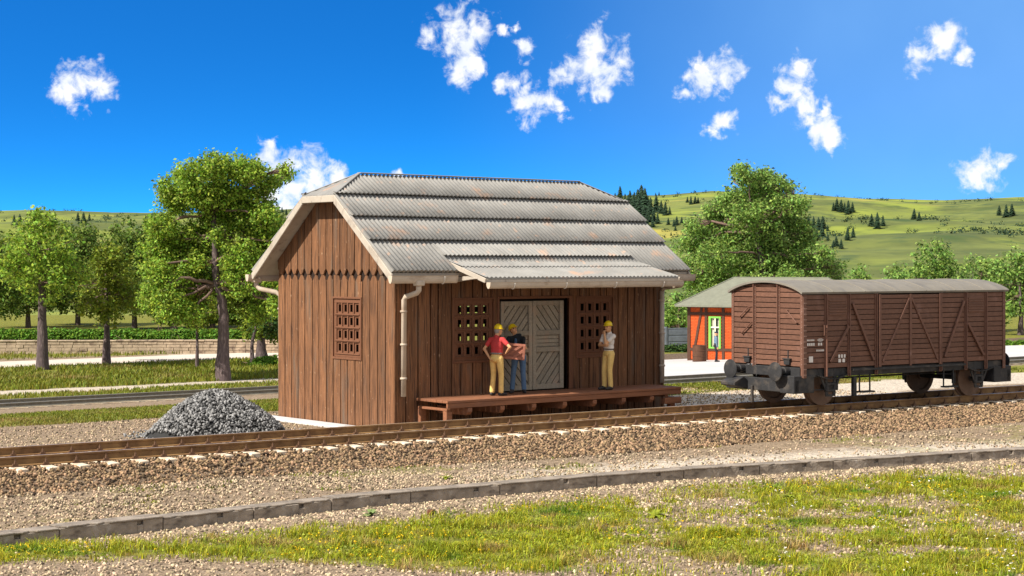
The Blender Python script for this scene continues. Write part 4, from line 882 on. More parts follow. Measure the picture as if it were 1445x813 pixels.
# wooden crate they carry
cr = MB(); q = 6; cw, cd, chh = .60, .40, .40
cr.box(-cw/2+.03, cw/2-.03, -cd/2+.03, cd/2-.03, -chh/2+.012, chh/2-.012)
crate = thing('wooden_crate', 'reddish brown wooden crate with diagonal battens carried between the two workers', 'crate', crate_c, -YAW)
crate.rotation_euler = (R(-4), R(5), -YAW); cr.build('box', M_crate, crate)
for s in (-1, 1):
    m = MB(); fn = lambda a, b, d: (a, s*(cd/2-.03)+s*d, b)
    for x0, x1, z0, z1 in ((-cw/2, cw/2, -chh/2, -chh/2+.06), (-cw/2, cw/2, chh/2-.06, chh/2), (-cw/2, -cw/2+.06, -chh/2+.06, chh/2-.06), (cw/2-.06, cw/2, -chh/2+.06, chh/2-.06)): m.prism([(x0, z0), (x1, z0), (x1, z1), (x0, z1)], fn, 0.0, .04)
    for off in (-.22, 0, .22):
        P = clip_poly([(-.6+off, -.42), (-.54+off, -.45), (.6+off, .42), (.54+off, .45)], -cw/2+.06, cw/2-.06, -chh/2+.06, chh/2-.06)
        if len(P) > 2: m.prism(P, fn, 0, .034)
    m.build('batten_frame', M_crate, crate, bevel=.004)
for s in (-1, 1):
    m = MB()
    for k in range(3): m.box(s*(cw/2-.012), s*(cw/2-.012)+s*.016, -cd/2, cd/2, -chh/2+.01+k*.13, -chh/2+.125+k*.13)
    m.build('end_boards', M_crate, crate, bevel=.004)
# ------------------------------------------------------------------ goods wagon
ZRAIL = .505; wdir = Vector((math.cos(rz), math.sin(rz), 0)); wper = Vector((-math.sin(rz), math.cos(rz), 0))
def track_c(x): return Vector((x, float(nearY(x))+GAUGE/2, ZRAIL))
xs0 = min(np.arange(6, 22, .02), key=lambda x: abs(proj(track_c(x)-wper*1.30+Vector((0, 0, 1.9)))[0]-1133))
wag = thing('goods_wagon', 'brown boarded goods wagon with curved grey roof standing on the track at the right', 'goods wagon', track_c(xs0), rz)
WL, WB, ZF, ZS, ZT = 7.7, 1.30, 1.02, 2.86, 3.13
fE = lambda a, b, d: (-d, a, b)                  # near end, faces -x
fE2 = lambda a, b, d: (WL+d, a, b)
fSn = lambda a, b, d: (a, -WB-d, b)              # side towards the viewer
fSf = lambda a, b, d: (a, WB+d, b)
def archz(y): return ZS+(ZT-ZS)*(1-(y/WB)**2)**.8 if abs(y) < WB else ZS
NPL = 14
for fn in (fE, fE2):
    m = MB(); ph = .133; z = ZF; k = 0
    while z < ZT-.02:
        zt = min(z+ph, ZT-.03)
        pts = []
        ys_ = np.linspace(-WB+.02, WB-.02, 25); top = [(y, min(zt-.012, archz(y)-.02)) for y in ys_]; top = [p for p in top if p[1] > z+.01]
        if len(top) >= 2: m.prism([(top[0][0], z+.006), (top[-1][0], z+.006)]+top[::-1], fn, -.03, .0+random.uniform(0, .004))
        z += ph
    w = m.build('end_wall', M_wag, wag, bevel=.006)
    m = MB(); ys_ = np.linspace(-WB+.03, WB-.03, 21); m.prism([(-WB+.03, ZF), (WB-.03, ZF)]+[(y, archz(y)-.03) for y in ys_[::-1]], fn, -.06, -.031); m.build('end_lining', M_dark, w)
    for y in (-WB+.04, -.44, .44, WB-.04):
        m = MB(); wd = .05 if abs(y) < 1 else .045; zb = ZF-.06 if abs(y) < 1 else ZF-.27
        m.prism([(y-wd, zb), (y+wd, zb), (y+wd, archz(y)-.01), (y-wd, archz(y)-.01)], fn, -.01, .022)
        if abs(y) < 1: m.prism([(y-.014, zb), (y+.014, zb), (y+.014, archz(y)-.01), (y-.014, archz(y)-.01)], fn, .022, .07)
        p = m.build('end_post', M_wagi, w, bevel=.005)
        r_ = MB()
        for k in range(15):
            zz = ZF+.06+k*.133
            if zz > archz(y)-.06: continue
            for yy in ((y-.033, y+.033) if abs(y) < 1 else (y-.018,)):
                r_.ball(fn(yy, zz, .023), .011, nu=6, nv=4)
        r_.build('rivets', M_rivet, p, smooth=True)
for (fn, sg) in ((fSn, -1), (fSf, 1)):
    posts = [.80, 1.62, 2.62, 5.08, 6.08, 6.90]; m = MB(); mB = MB(); ph = .133; z = ZF-.05
    while z < ZS-.03:
        for a, b in zip([.02]+posts, posts+[WL-.02]):
            if (a, b) == (2.62, 5.08): continue
            (m if a < 2.6 else mB).prism([(a+.01, z+.006), (b-.01, z+.006), (b-.01, min(z+ph-.008, ZS-.02)), (a+.01, min(z+ph-.008, ZS-.02))], fn, -.03, random.uniform(0, .004))
        z += ph
    w = m.build('side_wall', M_wag, wag, bevel=.006); mB.build('side_wall', M_wag, wag, bevel=.006)
    m = MB(); m.prism([(.03, ZF-.05), (WL-.03, ZF-.05), (WL-.03, ZS-.02), (.03, ZS-.02)], fn, -.06, -.031); m.build('side_lining', M_dark, w)
    for a in [.05]+posts+[WL-.05]:
        m = MB(); c = a in (.05, WL-.05); m.prism([(a-.055, ZF-.28), (a+.055, ZF-.28), (a+.055, ZS-.02), (a-.055, ZS-.02)], fn, -.01, .022)
        if not c: m.prism([(a-.016, ZF-.26), (a+.016, ZF-.26), (a+.016, ZS-.02), (a-.016, ZS-.02)], fn, .022, .06)
        p = m.build('side_post', M_wagi, w, bevel=.005)
        if c:
            r_ = MB()
            for k in range(15):
                for o_ in (-.03, .03): r_.ball(fn(a+o_, ZF-.2+k*.138, .023), .011, nu=6, nv=4)
            r_.build('rivets', M_rivet, p, smooth=True)
    for (a0, a1, z0, z1) in ((.92, 1.58, ZF+.10, 2.02), (WL-.92, WL-1.58, ZF+.10, 2.02), (2.5, 1.72, ZF+.1, 2.6), (WL-2.5, WL-1.72, ZF+.1, 2.6)):
        m = MB(); m.bar(fn(a0, z0, .04), fn(a1, z1, .04), .05, .07); m.build('diagonal_brace', M_wagi, w, bevel=.006)
    for a0 in (.86, WL-1.56):
        m = MB(); m.prism([(a0, 2.28), (a0+.70, 2.28), (a0+.70, 2.72), (a0, 2.72)], fn, .004, .012)
        for k in range(6): m.prism([(a0+.03, 2.31+k*.068), (a0+.67, 2.31+k*.068), (a0+.67, 2.345+k*.068), (a0+.03, 2.345+k*.068)], fn, .012, .034)
        m.build('louvre', M_wag, w, bevel=.004)
    for a in (.70, 1.52):
        m = MB(); pts = [fn(a, 1.80, .0), fn(a, 1.80, .05), fn(a, 2.05, .05), fn(a, 2.05, .0)]; m.tube(pts, .014, n=6); m.build('grab_handle', M_wagi, w)
    m = MB(); dz = ZF-.05
    while dz < ZS-.06: m.prism([(2.72, dz+.006), (4.98, dz+.006), (4.98, min(dz+.125, ZS-.06)), (2.72, min(dz+.125, ZS-.06))], fn, .02, .05); dz += .133
    d = m.build('sliding_door', M_wag, wag, bevel=.006)
    m = MB()
    for a in (2.70, 3.85, 5.0): m.prism([(a-.04, ZF-.08), (a+.04, ZF-.08), (a+.04, ZS-.05), (a-.04, ZS-.05)], fn, .05, .08)
    m.bar(fn(2.8, ZF+.05, .062), fn(3.8, 2.7, .062), .04, .06); m.bar(fn(4.9, ZF+.05, .062), fn(3.9, 2.7, .062), .04, .06); m.build('door_brace', M_wagi, d, bevel=.005)
    m = MB(); m.bar(fn(1.7, ZF-.12, .06), fn(6.0, ZF-.12, .06), .05, .05); m.build('door_rail', M_black, wag)
# faint white stencilling on the near side
def strokes(m, a0, a1, z0, z1, n):
    w = (a1-a0)/n
    for k in range(n):
        x = a0+w*k; m.prism([(x, z0), (x+w*.62, z0), (x+w*.62, z1), (x, z1)], fSn, .006, .0085)
m = MB(); strokes(m, .13, .40, 1.665, 1.705, 6); strokes(m, .14, .42, 1.545, 1.615, 4); strokes(m, .52, .69, 1.545, 1.615, 2); strokes(m, .46, .74, 1.40, 1.445, 7)
ov = [(.60+.10*math.cos(t), 1.685+.036*math.sin(t)) for t in np.linspace(0, 2*math.pi, 25)[:-1]]
for k in range(24): a, b = ov[k], ov[(k+1) % 24]; c = (.60+(b[0]-.60)*.78, 1.685+(b[1]-1.685)*.72); d_ = (.60+(a[0]-.60)*.78, 1.685+(a[1]-1.685)*.72); m.prism([a, b, c, d_], fSn, .006, .0085)
for q in (.565, .61): m.prism([(q, 1.667), (q+.026, 1.667), (q+.026, 1.703), (q, 1.703)], fSn, .006, .0085)
m.prism([(.20, 1.13), (.34, 1.13), (.34, 1.28), (.20, 1.28)], fSn, .006, .0085); strokes(m, 1.24, 1.53, 1.10, 1.19, 2); strokes(m, 1.24, 1.53, 1.215, 1.30, 3)
m.build('stencilled_marks', M_mark, wag)
# roof
m = MB(); n = 26; N = 40; prof = []
for k in range(n+1):
    t = -1+2*k/n; y = t*(WB+.07); prof.append((y, ZS+.03+(ZT+.045-ZS-.03)*(1-abs(t)**2.1)**.85))
lo = [(y*.985, z-.05) for y, z in prof]
poly = prof+lo[::-1]; vs = [(x, a, b) for x in (-.10, WL+.10) for a, b in poly]; P_ = len(poly)
m.add(vs, [(i, (i+1) % P_, P_+(i+1) % P_, P_+i) for i in range(P_)]+[(i, P_-1-i, P_-2-i, i+1) for i in range(n)]+[(P_+i, P_+i+1, P_+P_-2-i, P_+P_-1-i) for i in range(n)])
rf = m.build('roof', M_wroof, wag)
m = MB()
for x in np.arange(1.0, WL, 1.15): m.tube([(x, y, z+.004) for y, z in prof], .012, n=6)
m.build('roof_seam', M_wroof, rf)
# fittings on the end: handles, lamp irons, steps
for fn in (fE,):
    for (y0, z0, y1, z1) in ((.95, 1.93+.3, .62, 2.26+.22), (.88, 1.80, .50, 2.10), (-1.13, 2.12, -.78, 2.42)):
        m = MB(); pts = [fn(y0, z0, 0), fn(y0, z0, .06), fn(y1, z1, .06), fn(y1, z1, 0)]; m.tube(pts, .018, n=6); m.build('end_handle', M_wagi, wag)
    for y in (.68, -.78):
        m = MB(); m.prism([(y-.13, 1.19), (y+.13, 1.19), (y+.13, 1.22), (y-.13, 1.22)], fn, .0, .09); m.prism([(y-.09, 1.06), (y+.09, 1.06), (y+.11, 1.19), (y-.11, 1.19)], fn, .003, .07); m.prism([(y-.016, 1.22), (y+.016, 1.22), (y+.016, 1.42), (y-.016, 1.42)], fn, .003, .02)
        m.build('lamp_bracket', M_black, wag, bevel=.005)
for end, fn in enumerate((fE, fE2)):
    m = MB(); m.prism([(-WB+.06, .76), (WB-.06, .76), (WB-.06, 1.0), (-WB+.06, 1.0)], fn, -.08, .06); hb = m.build('headstock', M_black, wag, bevel=.01)
    m = MB(); m.prism([(-WB+.02, .38), (WB-.05, .38), (WB-.05, .70), (-WB+.02, .70)], fn, .12, .26); m.build('bumper_plate', M_black, hb, bevel=.012)
    m = MB(); m.prism([(-WB+.02, .36), (-.78, .36), (-.78, .80), (-WB+.02, .80)], fn, -.42, .30); m.build('step_box', M_black, hb, bevel=.015)
    sx = -1 if end == 0 else 1; x0 = 0 if end == 0 else WL
    m = MB(); pts = [(.26, .46), (.26, .62), (.40, .72), (.72, .58), (.72, .50), (.40, .42)]
    m.prism(pts, lambda a, b, d: (x0+sx*a, d, b), .42, .95); m.build('coupling_block', M_black, hb, bevel=.012)
    m = MB(); m.bar((x0+sx*.3, .22, .5), (x0+sx*.3, .22, .06), .07, .07); m.build('coupling_link', M_black, hb, bevel=.01)
    for y in (.82, -.82):
        m = MB(); m.lathe([(.11, .05), (.11, .22), (.085, .23), (.085, .40), (.07, .41), (.07, .48)], (x0, y, .90), (sx, 0, 0), 18); b = m.build('buffer', M_black, wag, smooth=False)
        m = MB(); m.lathe([(.07, .47), (.235, .485), (.245, .50), (.235, .515), (.15, .53), (.01, .535)], (x0, y, .90), (sx, 0, 0), 28); m.build('buffer_head', M_black, b)
for y in (-WB+.10, WB-.10):
    m = MB(); m.box(.06, WL-.06, y-.05, y+.05, .74, .96); m.build('sole_bar', M_black, wag, bevel=.01)
WX = min(np.arange(.5, 3, .01), key=lambda x: abs(proj(track_c(xs0)+wdir*x-wper*GAUGE/2)[0]-1157))
for xw in (WX, WL-WX):
    ws = MB(); ws.tube([(xw, -1.1, .47), (xw, 1.1, .47)], .06, n=12); wset = ws.build('wheelset', M_black, wag)
    for sg in (-1, 1):
        y = sg*(GAUGE/2-.0); m = MB(); m.lathe([(.06, -.07), (.38, -.07), (.47, -.065), (.47, .055), (.515, .065), (.515, .095), (.40, .10), (.38, .04), (.10, .03), (.09, .09)], (xw, y+sg*.0, .47), (0, -sg, 0), 40)
        wheel = m.build('wheel', M_tyre, wset)
        m = MB(); y2 = sg*(WB-.10)
        m.box(xw-.17, xw+.17, y2-.02+sg*.06, y2+.10+sg*.06, .36, .60); m.box(xw-.11, xw+.11, y2+.02+sg*.10, y2+.07+sg*.10, .40, .56); m.build('axle_box', M_black, wag, bevel=.02)
        m = MB()
        for q in (-1, 1): m.bar((xw+q*.16, y2+sg*.04, .96), (xw+q*.13, y2+sg*.04, .28), .03, .09); m.bar((xw+q*.45, y2+sg*.04, .96), (xw+q*.16, y2+sg*.04, .42), .03, .06)
        m.bar((xw-.16, y2+sg*.04, .27), (xw+.16, y2+sg*.04, .27), .03, .05); m.build('axle_guard', M_black, wag)
        m = MB()
        for k in range(6):
            hl = .52-.07*k; pts = [(xw+hl*t, y2+sg*.11, .79-.014*k-.10*(1-t*t)*(hl/.52)**2) for t in np.linspace(-1, 1, 9)]
            for a, b in zip(pts[:-1], pts[1:]): m.bar(a, b, .075, .014)
        m.build('leaf_spring', M_black, wag)
        for q in (-1, 1):
            m = MB(); m.box(xw+q*.58-.035, xw+q*.58+.035, sg*(GAUGE/2)-.05, sg*(GAUGE/2)+.05, .36, .66); m.bar((xw+q*.58, sg*GAUGE/2, .66), (xw+q*.58, sg*GAUGE/2, .95), .03, .03); m.build('brake_block', M_black, wag, bevel=.01)
m = MB(); m.tube([(.3, -.3, .62), (WL-.3, -.3, .62)], .025, n=8); m.tube([(.35, -WB+.12, .42), (.95, -WB+.12, .42)], .018, n=6); m.build('brake_rod', M_black, wag)
for a in (2.0, 5.2):
    m = MB(); m.box(a, a+.5, -WB-.08, -WB+.1, .30, .34); m.bar((a+.06, -WB+.05, .34), (a+.06, -WB+.05, .78), .03, .03); m.bar((a+.44, -WB+.05, .34), (a+.44, -WB+.05, .78), .03, .03); m.build('foot_step', M_black, wag)
m = MB(); m.box(WX+.78, WX+.90, -WB-.0, -WB+.10, .22, .72); m.build('brake_hanger', M_black, wag, bevel=.01)
# ------------------------------------------------------------------ station house in the distance
A = Vector((45.25, 35.29, -1.40)); fd = Vector((.33, -.944, 0)).normalized(); fn_ = Vector((fd.y, -fd.x, 0))     # along the facade, outwards
if fn_.dot(Vector(FWD)) > 0: fn_ = -fn_
hrz = math.atan2(fd.y, fd.x)
# local frame: x along the facade, y into the house, z up
house = thing('station_house', 'orange brick station house with dark timber framing and grey green roof behind the wagon', 'house', A, hrz)
ysg = 1 if (Matrix.Rotation(hrz, 3, 'Z') @ Vector((0, 1, 0))).dot(fn_) < 0 else -1
HL, HD, HE, HRG = 8.6, 6.0, 3.22, 4.72
fH = lambda a, b, d: (a, -ysg*d, b)
fHs = lambda a, b, d: (-d, ysg*a, b)
def brick_wall(name, a1, holes, fn):
    m = MB(); n = int(HE/.085); off = 0
    for k in range(n):
        z0 = k*.085; a = -.12*(k % 2)
        while a < a1:
            p, q = max(0, a), min(a1, a+.25-.012); mid = (p+q)/2; a += .25
            if q-p < .03: continue
            if any(h[0]-.05 < mid < h[1]+.05 and h[2] < z0+.04 < h[3] for h in holes): continue
            m.prism([(p, z0), (q, z0), (q, z0+.073), (p, z0+.073)], fn, -.06, 0)
    return m.build(name, M_brick, house)
WX0, WX1, WZ0, WZ1 = 1.28, 2.02, .80, 2.58
WINS = [(WX0, WX1, WZ0, WZ1), (4.2, 5.1, .8, 2.58), (6.3, 7.2, .8, 2.58)]
bw = brick_wall('front_wall', 8.6, WINS, fH); brick_wall('side_wall', HD, [], fHs)
m = MB(); boards(m, sorted({0., HL} | {x for w in WINS for x in w[:2]}), 0, lambda a: HE, WINS, fH, -.14, -.02, gap=0, jit=0); m.prism([(0, 0), (HD, 0), (HD, HE), (0, HE)], fHs, -.14, -.02); m.box(0, HL, ysg*HD-.1, ysg*HD+.1, 0, HE); m.box(HL-.1, HL, 0 if ysg > 0 else -HD, HD if ysg > 0 else 0, 0, HE); m.build('masonry_core', M_mortar, house)
m = MB()
def tb(a, b, w=.16, fn=fH): 
    d = Vector((b[0]-a[0], b[1]-a[1])).normalized(); n = Vector((-d.y, d.x))*w/2
    m.prism([(a[0]-n.x, a[1]-n.y), (b[0]-n.x, b[1]-n.y), (b[0]+n.x, b[1]+n.y), (a[0]+n.x, a[1]+n.y)], fn, -.02, .045+random.uniform(0, .004))
for x in (.08, 1.12, 2.16, 3.3, 4.1, 5.2, 6.2, 7.3, HL-.08): tb((x, 0), (x, HE))
for z in (.09, .74, 2.72, HE-.08): tb((0.16, z), (HL-.16, z), .15)
tb((.42, .8), (.86, HE-.15), .13); tb((7.6, .8), (8.3, 2.65), .13)
for x in (.08, 1.6, 3.0, 4.4, HD-.08): tb((x, 0), (x, HE), .16, fHs)
for z in (.09, .74, 2.72, HE-.08): tb((.16, z), (HD-.16, z), .15, fHs)
m.build('timber_frame', M_timber, house)
for (x0, x1, z0, z1) in WINS:
    m = MB()
    for a, b, c, d in ((x0, x0+.13, z0, z1), (x1-.10, x1, z0, z1), (x0+.13, x1-.1, z0, z0+.09), (x0+.13, x1-.1, z1-.1, z1)): m.prism([(a, c), (b, c), (b, d), (a, d)], fH, -.06, .05)
    w = m.build('window', M_green, house)
    m = MB(); xm_ = (x0+x1)/2+.02; m.prism([(xm_-.03, z0+.09), (xm_+.03, z0+.09), (xm_+.03, z1-.1), (xm_-.03, z1-.1)], fH, -.03, .035); zq = z0+(z1-z0)*.66
    for a, b in ((x0+.13, xm_-.03), (xm_+.03, x1-.1)): m.prism([(a, zq-.035), (b, zq-.035), (b, zq+.035), (a, zq+.035)], fH, -.03, .03)
    m.build('glazing_bar', M_cream, w)
    m = MB(); m.prism([(x0+.1, z0+.05), (x1-.05, z0+.05), (x1-.05, z1-.05), (x0+.1, z1-.05)], fH, -.12, -.10); m.build('pane', M_pane, w)
    m = MB()
    for k in range(2):
        a = x0+.14+k*.40; m.prism([(a, z0+.1), (a+.13, z0+.1), (a+.16, z1-.1), (a, z1-.1)], fH, -.098, -.08)
    m.build('curtain', M_curtain, w)
m = MB(); o_ = .55; ze = HE-.02; Y0, Y1 = -o_, HD+o_; ym = HD/2
e = [(-o_, Y0, ze), (HL+o_, Y0, ze), (HL+o_, Y1, ze), (-o_, Y1, ze), (1.45, ym, HRG), (HL-1.45, ym, HRG)]
e = [(x, ysg*y, z) for x, y, z in e]; lo = [(x, y, z-.10) for x, y, z in e[:4]]
m.add(e+lo, [(0, 1, 5, 4), (1, 2, 5), (2, 3, 4, 5), (3, 0, 4), (0, 6, 7, 1), (1, 7, 8, 2), (2, 8, 9, 3), (3, 9, 6, 0), (6, 9, 8, 7)])
rf = m.build('roof', M_sroof, house)
m = MB(); m.bar(e[4], e[5], .16, .06); m.bar(e[0], e[4], .1, .05); m.bar(e[3], e[4], .1, .05); m.build('ridge_tile', M_sroof, rf)
# drum and man on the station yard
def on_yard(u, d):
    p = cam_pt(u, 500, d); return (p[0], p[1], float(terr(np.array(p[1])))+.055)
bp = on_yard(987, 95.0); br = thing('oil_drum', 'rusty dark brown oil drum standing against the orange brick wall', 'drum', bp)
m = MB(); m.lathe([(.36, 0), (.385, .015), (.37, .03), (.37, .27), (.39, .29), (.37, .31), (.37, .57), (.39, .59), (.37, .61), (.37, .84), (.385, .86), (.36, .875), (.355, .855), (.01, .85)], (0, 0, 0), n=28); m.build('shell', M_barrel, br)
m = MB(); m.lathe([(.04, .85), (.04, .875), (.01, .876)], (.2, .1, 0), n=10); m.build('bung', M_barrel, br)
hp = on_yard(1010, 92.5)
human('person', 'person in blue jacket, black trousers and dark cap standing before the green window', hp, R(128), 1.56,
      dict(feet={'L': (.06, .09, .1), 'R': (.0, -.10, -.2)}, yaw=R(-8), pitch=R(4), hat='cap', curl=.5, voxel=.01,
           hands={'L': ((.12, .24, .82), (-1, .5, 0), None, 'l'), 'R': ((.06, -.26, .80), (-1, -.5, 0), None, 'l')}),
      dict(base, shirt=M_bjack, trouser=M_btr, belt=M_btr, hair=M_hairb, hat=M_cap))
# precast panel fence behind the yard, rubble wall on the left
p0 = hit(930, 496); p1 = hit(990, 496)
def line_thing(P0, P1, name, label, cat, build):
    P0, P1 = Vector(P0), Vector(P1); d = P1-P0; t = thing(name, label, cat, P0, math.atan2(d.y, d.x)); build(t, d.length); return t
P0 = Vector(cam_pt(900, 500, 118)); P1 = Vector(cam_pt(1130, 500, 122)); P0.z = P1.z = -1.62
def fence_b(t, L):
    n = int(L/1.9); w = L/n
    for i in range(n):
        m = MB(); m.box(i*w+.09, (i+1)*w-.09, -.05, .05, 0, 1.36); m.box(i*w+.09, (i+1)*w-.09, -.065, .065, 1.36, 1.42)
        for k in range(3): m.box(i*w+.2, (i+1)*w-.2, -.07, -.051, .12+k*.42, .46+k*.42)
        m.build('panel', M_fence, t, bevel=.01)
    for i in range(n+1):
        m = MB(); m.box(i*w-.08, i*w+.08, -.1, .1, 0, 1.5); m.build('post', M_fence, t, bevel=.015)
line_thing(P0, P1, 'concrete_fence', 'dark blue grey precast concrete panel fence behind the station yard', 'fence', fence_b)
P0 = Vector(cam_pt(-60, 500, 112.5)); P1 = Vector(cam_pt(420, 500, 113.5)); P0.z = P1.z = -1.62
def rubble_b(t, L):
    m = MB(); z = 0
    for r_ in range(4):
        a = 0
        while a < L:
            w = random.uniform(.35, .95); h = .2; m.box(a+.01, min(a+w, L)-.01, -.2-random.uniform(0, .05), .2, r_*h, r_*h+h-.012+random.uniform(-.01, 0)); a += w
    m.build('masonry', M_swall, t, bevel=.03); m = MB(); a = 0
    while a < L: w = random.uniform(.9, 1.5); m.box(a, min(a+w, L)-.015, -.28, .26, .79, .87+random.uniform(0, .03)); a += w
    m.build('coping', M_swall, t, bevel=.02)
line_thing(P0, P1, 'stone_wall', 'low brown rubble stone wall along the pale road behind the left tree', 'wall', rubble_b)
# ------------------------------------------------------------------ trees and plants
def leaves(name, clusters, per, spread, size, mat, parent, squash=.8, up=.5):
    """clusters (n,3): small two-faced leaves scattered round each twig end"""
    c = np.repeat(clusters, per, 0); n = len(c); d = rng.normal(size=(n, 3)); d /= np.linalg.norm(d, axis=1)[:, None]
    P = c+d*(rng.random(n)**.6*spread)[:, None]*np.array([1, 1, squash])
    nrm = d*.7+rng.normal(size=(n, 3))*.5+np.array([0, 0, up]); nrm /= np.linalg.norm(nrm, axis=1)[:, None]
    t = np.cross(nrm, rng.normal(size=(n, 3))); t /= np.linalg.norm(t, axis=1)[:, None]; b = np.cross(nrm, t)
    s = (size*rng.uniform(.6, 1.35, n))[:, None]
    V = np.stack([P-t*s, P-b*s*.55+nrm*s*.12, P+t*s, P+b*s*.55+nrm*s*.12], 1)
    Fc = np.arange(n*4).reshape(n, 4)
    return fast_mesh(name, V.reshape(-1, 3), Fc, mat, parent)
def limb(m, a, b, r0, r1, wob=.12, n=6, sag=0):
    a, b = Vector(a), Vector(b); L = (b-a).length; path = []; rs = []
    for i in range(n+1):
        t = i/n; p = a.lerp(b, t)
        if 0 < i < n: p += Vector((random.gauss(0, 1), random.gauss(0, 1), random.gauss(0, .6)))*wob*L*.25
        p.z += sag*math.sin(math.pi*t)*L; path.append(p); rs.append(r0+(r1-r0)*t)
    m.tube(path, rs, n=8); return path
def tree(name, label, cat, basep, lobes, trunk, r0, mat, leaf, per, dens, group=None, spread=.42, mats=(M_trunk, M_branch), flare=1.35, clear=.0, twigs=True):
    """lobes [(centre xyz, radius)], trunk = list of points up to the fork (world)"""
    t = thing(name, label, cat, basep, 0, group); B = Vector(basep)
    m = MB(); path = [Vector(p)-B for p in trunk]; n = len(path)
    rs = [r0*(flare if i == 0 else 1.0-.60*i/(n-1)) for i in range(n)]
    dense = []; dr = []
    for i in range(n-1):
        for k in range(4): q = k/4; dense.append(path[i].lerp(path[i+1], q)+Vector((random.gauss(0, .02), random.gauss(0, .02), 0))*r0*3); dr.append((rs[i]+(rs[i+1]-rs[i])*q)*random.uniform(.95, 1.05))
    dense.append(path[-1]); dr.append(rs[-1]); dense.insert(0, path[0]-Vector((0, 0, .25))); dr.insert(0, dr[0]*1.15)
    m.tube(dense, dr, n=14); tk = m.build('trunk', mats[0], t, smooth=True)
    m = MB(); cl = []
    for (c, r) in lobes:
        c = Vector(c)-B; j = min(range(n//2, n), key=lambda k: (path[k]-c).length+abs(path[k].z-c.z)*.3) if n > 2 else n-1; st = path[j]
        rr = r0*random.uniform(.22, .34); pth = limb(m, st, c, rr, rr*.35, .22, 6, .04)
        k = max(3, int(dens*r*r)); d = rng.normal(size=(k, 3)); d /= np.linalg.norm(d, axis=1)[:, None]
        pts = np.array(c)+d*(r*rng.uniform(.25, 1.08, k)**.7)[:, None]*np.array([1, 1, .85])
        # tear gaps into the lobe
        g = fbm(pts[:, 0]*1.0+pts[:, 2]*.7+50, pts[:, 1]+pts[:, 2], .9, 17); pts = pts[g > .37+clear]; cl.append(pts)
        if twigs:
            for p in pts[::max(1, len(pts)//7)]: limb(m, pth[-2], p, rr*.3, .012, .15, 3)
    m.build('branch', mats[1], tk, smooth=True)
    leaves('crown', np.concatenate(cl), per, spread, leaf, mat, t)
    return t
def px_lobes(L, d, dz=1.2, back=True):
    out = []
    for i, (u, v, r) in enumerate(L):
        dd = d+random.uniform(-dz, dz); p = cam_pt(u, v, dd); out.append((p, r*1.1*dd/F))
        if back: dd = d+dz*random.uniform(.9, 2.0); p = cam_pt(u+random.uniform(-8, 8), v+random.uniform(-4, 10), dd); out.append((p, r*dd/F*.85))
    return out
def gz(p, z=None): return (p[0], p[1], float(terr(np.array(p[1])))-.03)
DL = 87.0
lt = [gz(cam_pt(315, 533, DL)), cam_pt(314, 490, DL), cam_pt(316, 455, DL), cam_pt(313, 425, DL), cam_pt(306, 402, DL-.1), cam_pt(303, 370, DL), cam_pt(305, 335, DL), cam_pt(300, 300, DL)]
tree('broadleaf_tree', 'tall leafy tree with thick grey trunk standing left of the shed behind the stone heap', 'tree', lt[0],
     px_lobes([(300, 238, 24), (268, 248, 24), (330, 236, 20), (352, 240, 22), (385, 246, 16), (404, 240, 9), (250, 285, 24), (285, 275, 28), (325, 278, 28), (362, 285, 24), (375, 262, 14),
               (225, 320, 22), (262, 330, 22), (345, 318, 30), (383, 322, 20), (240, 365, 24), (275, 372, 18), (340, 358, 26), (372, 352, 26), (250, 405, 24), (290, 395, 16), (345, 395, 26), (378, 390, 20), (222, 380, 18), (272, 425, 18), (352, 425, 22), (380, 420, 14), (300, 300, 22), (310, 335, 14), (262, 405, 18), (318, 405, 16), (236, 265, 16), (395, 405, 12), (215, 350, 20), (232, 395, 22), (250, 340, 20), (285, 350, 14), (240, 430, 22), (272, 442, 16), (360, 442, 20), (392, 432, 16), (338, 428, 15), (215, 415, 18), (292, 325, 16), (310, 268, 16), (375, 305, 18), (395, 345, 16)], DL, 1.3),
     lt, .31, M_leaf, .085, 20, 120, 'broadleaf trees around the shed')
DR = 128.0
rt = [gz(cam_pt(1085, 500, DR)), cam_pt(1085, 470, DR), cam_pt(1083, 430, DR), cam_pt(1078, 395, DR), cam_pt(1072, 360, DR), cam_pt(1069, 325, DR)]
tree('broadleaf_tree', 'big rounded leafy tree rising behind the station house and the wagon', 'tree', rt[0],
     px_lobes([(1050, 246, 16), (1078, 252, 16), (1062, 268, 24), (1095, 262, 18), (1030, 285, 22), (1090, 290, 26), (1120, 268, 13), (1128, 290, 14), (1012, 300, 18), (1055, 305, 26), (1110, 312, 24), (985, 318, 16), (1010, 330, 24), (1045, 340, 28), (1085, 335, 28), (1128, 335, 22),
               (975, 345, 20), (1005, 362, 26), (1045, 375, 28), (1090, 370, 30), (1130, 365, 26), (1160, 360, 18), (1178, 375, 14), (975, 385, 24), (1015, 395, 26), (1060, 405, 28), (1110, 400, 28), (1150, 392, 24), (1178, 395, 16)], DR, 2.6),
     rt, .42, M_leafR, .115, 20, 50, 'broadleaf trees around the shed', spread=.55)
def small_tree(label, u, d, vb, lobes, r0, mat, leaf, per=18, dens=60, name='young_tree', group='trees in the background', fork=None, spread=.45):
    b = gz(cam_pt(u, 500, d)); vt = min(l[1] for l in lobes); um = sum(l[0] for l in lobes)/len(lobes); vm = sum(l[1] for l in lobes)/len(lobes)
    tr_ = [b, tuple(np.array(b)*.5+np.array(cam_pt(u+random.uniform(-2, 2), vm+10, d))*.5), cam_pt(u*.6+um*.4, vm+8, d), cam_pt(um, vm-6, d)]
    return tree(name, label, 'tree', b, px_lobes(lobes, d, 1.0), tr_, r0, mat, leaf, per, dens, group, spread=spread, clear=.02)
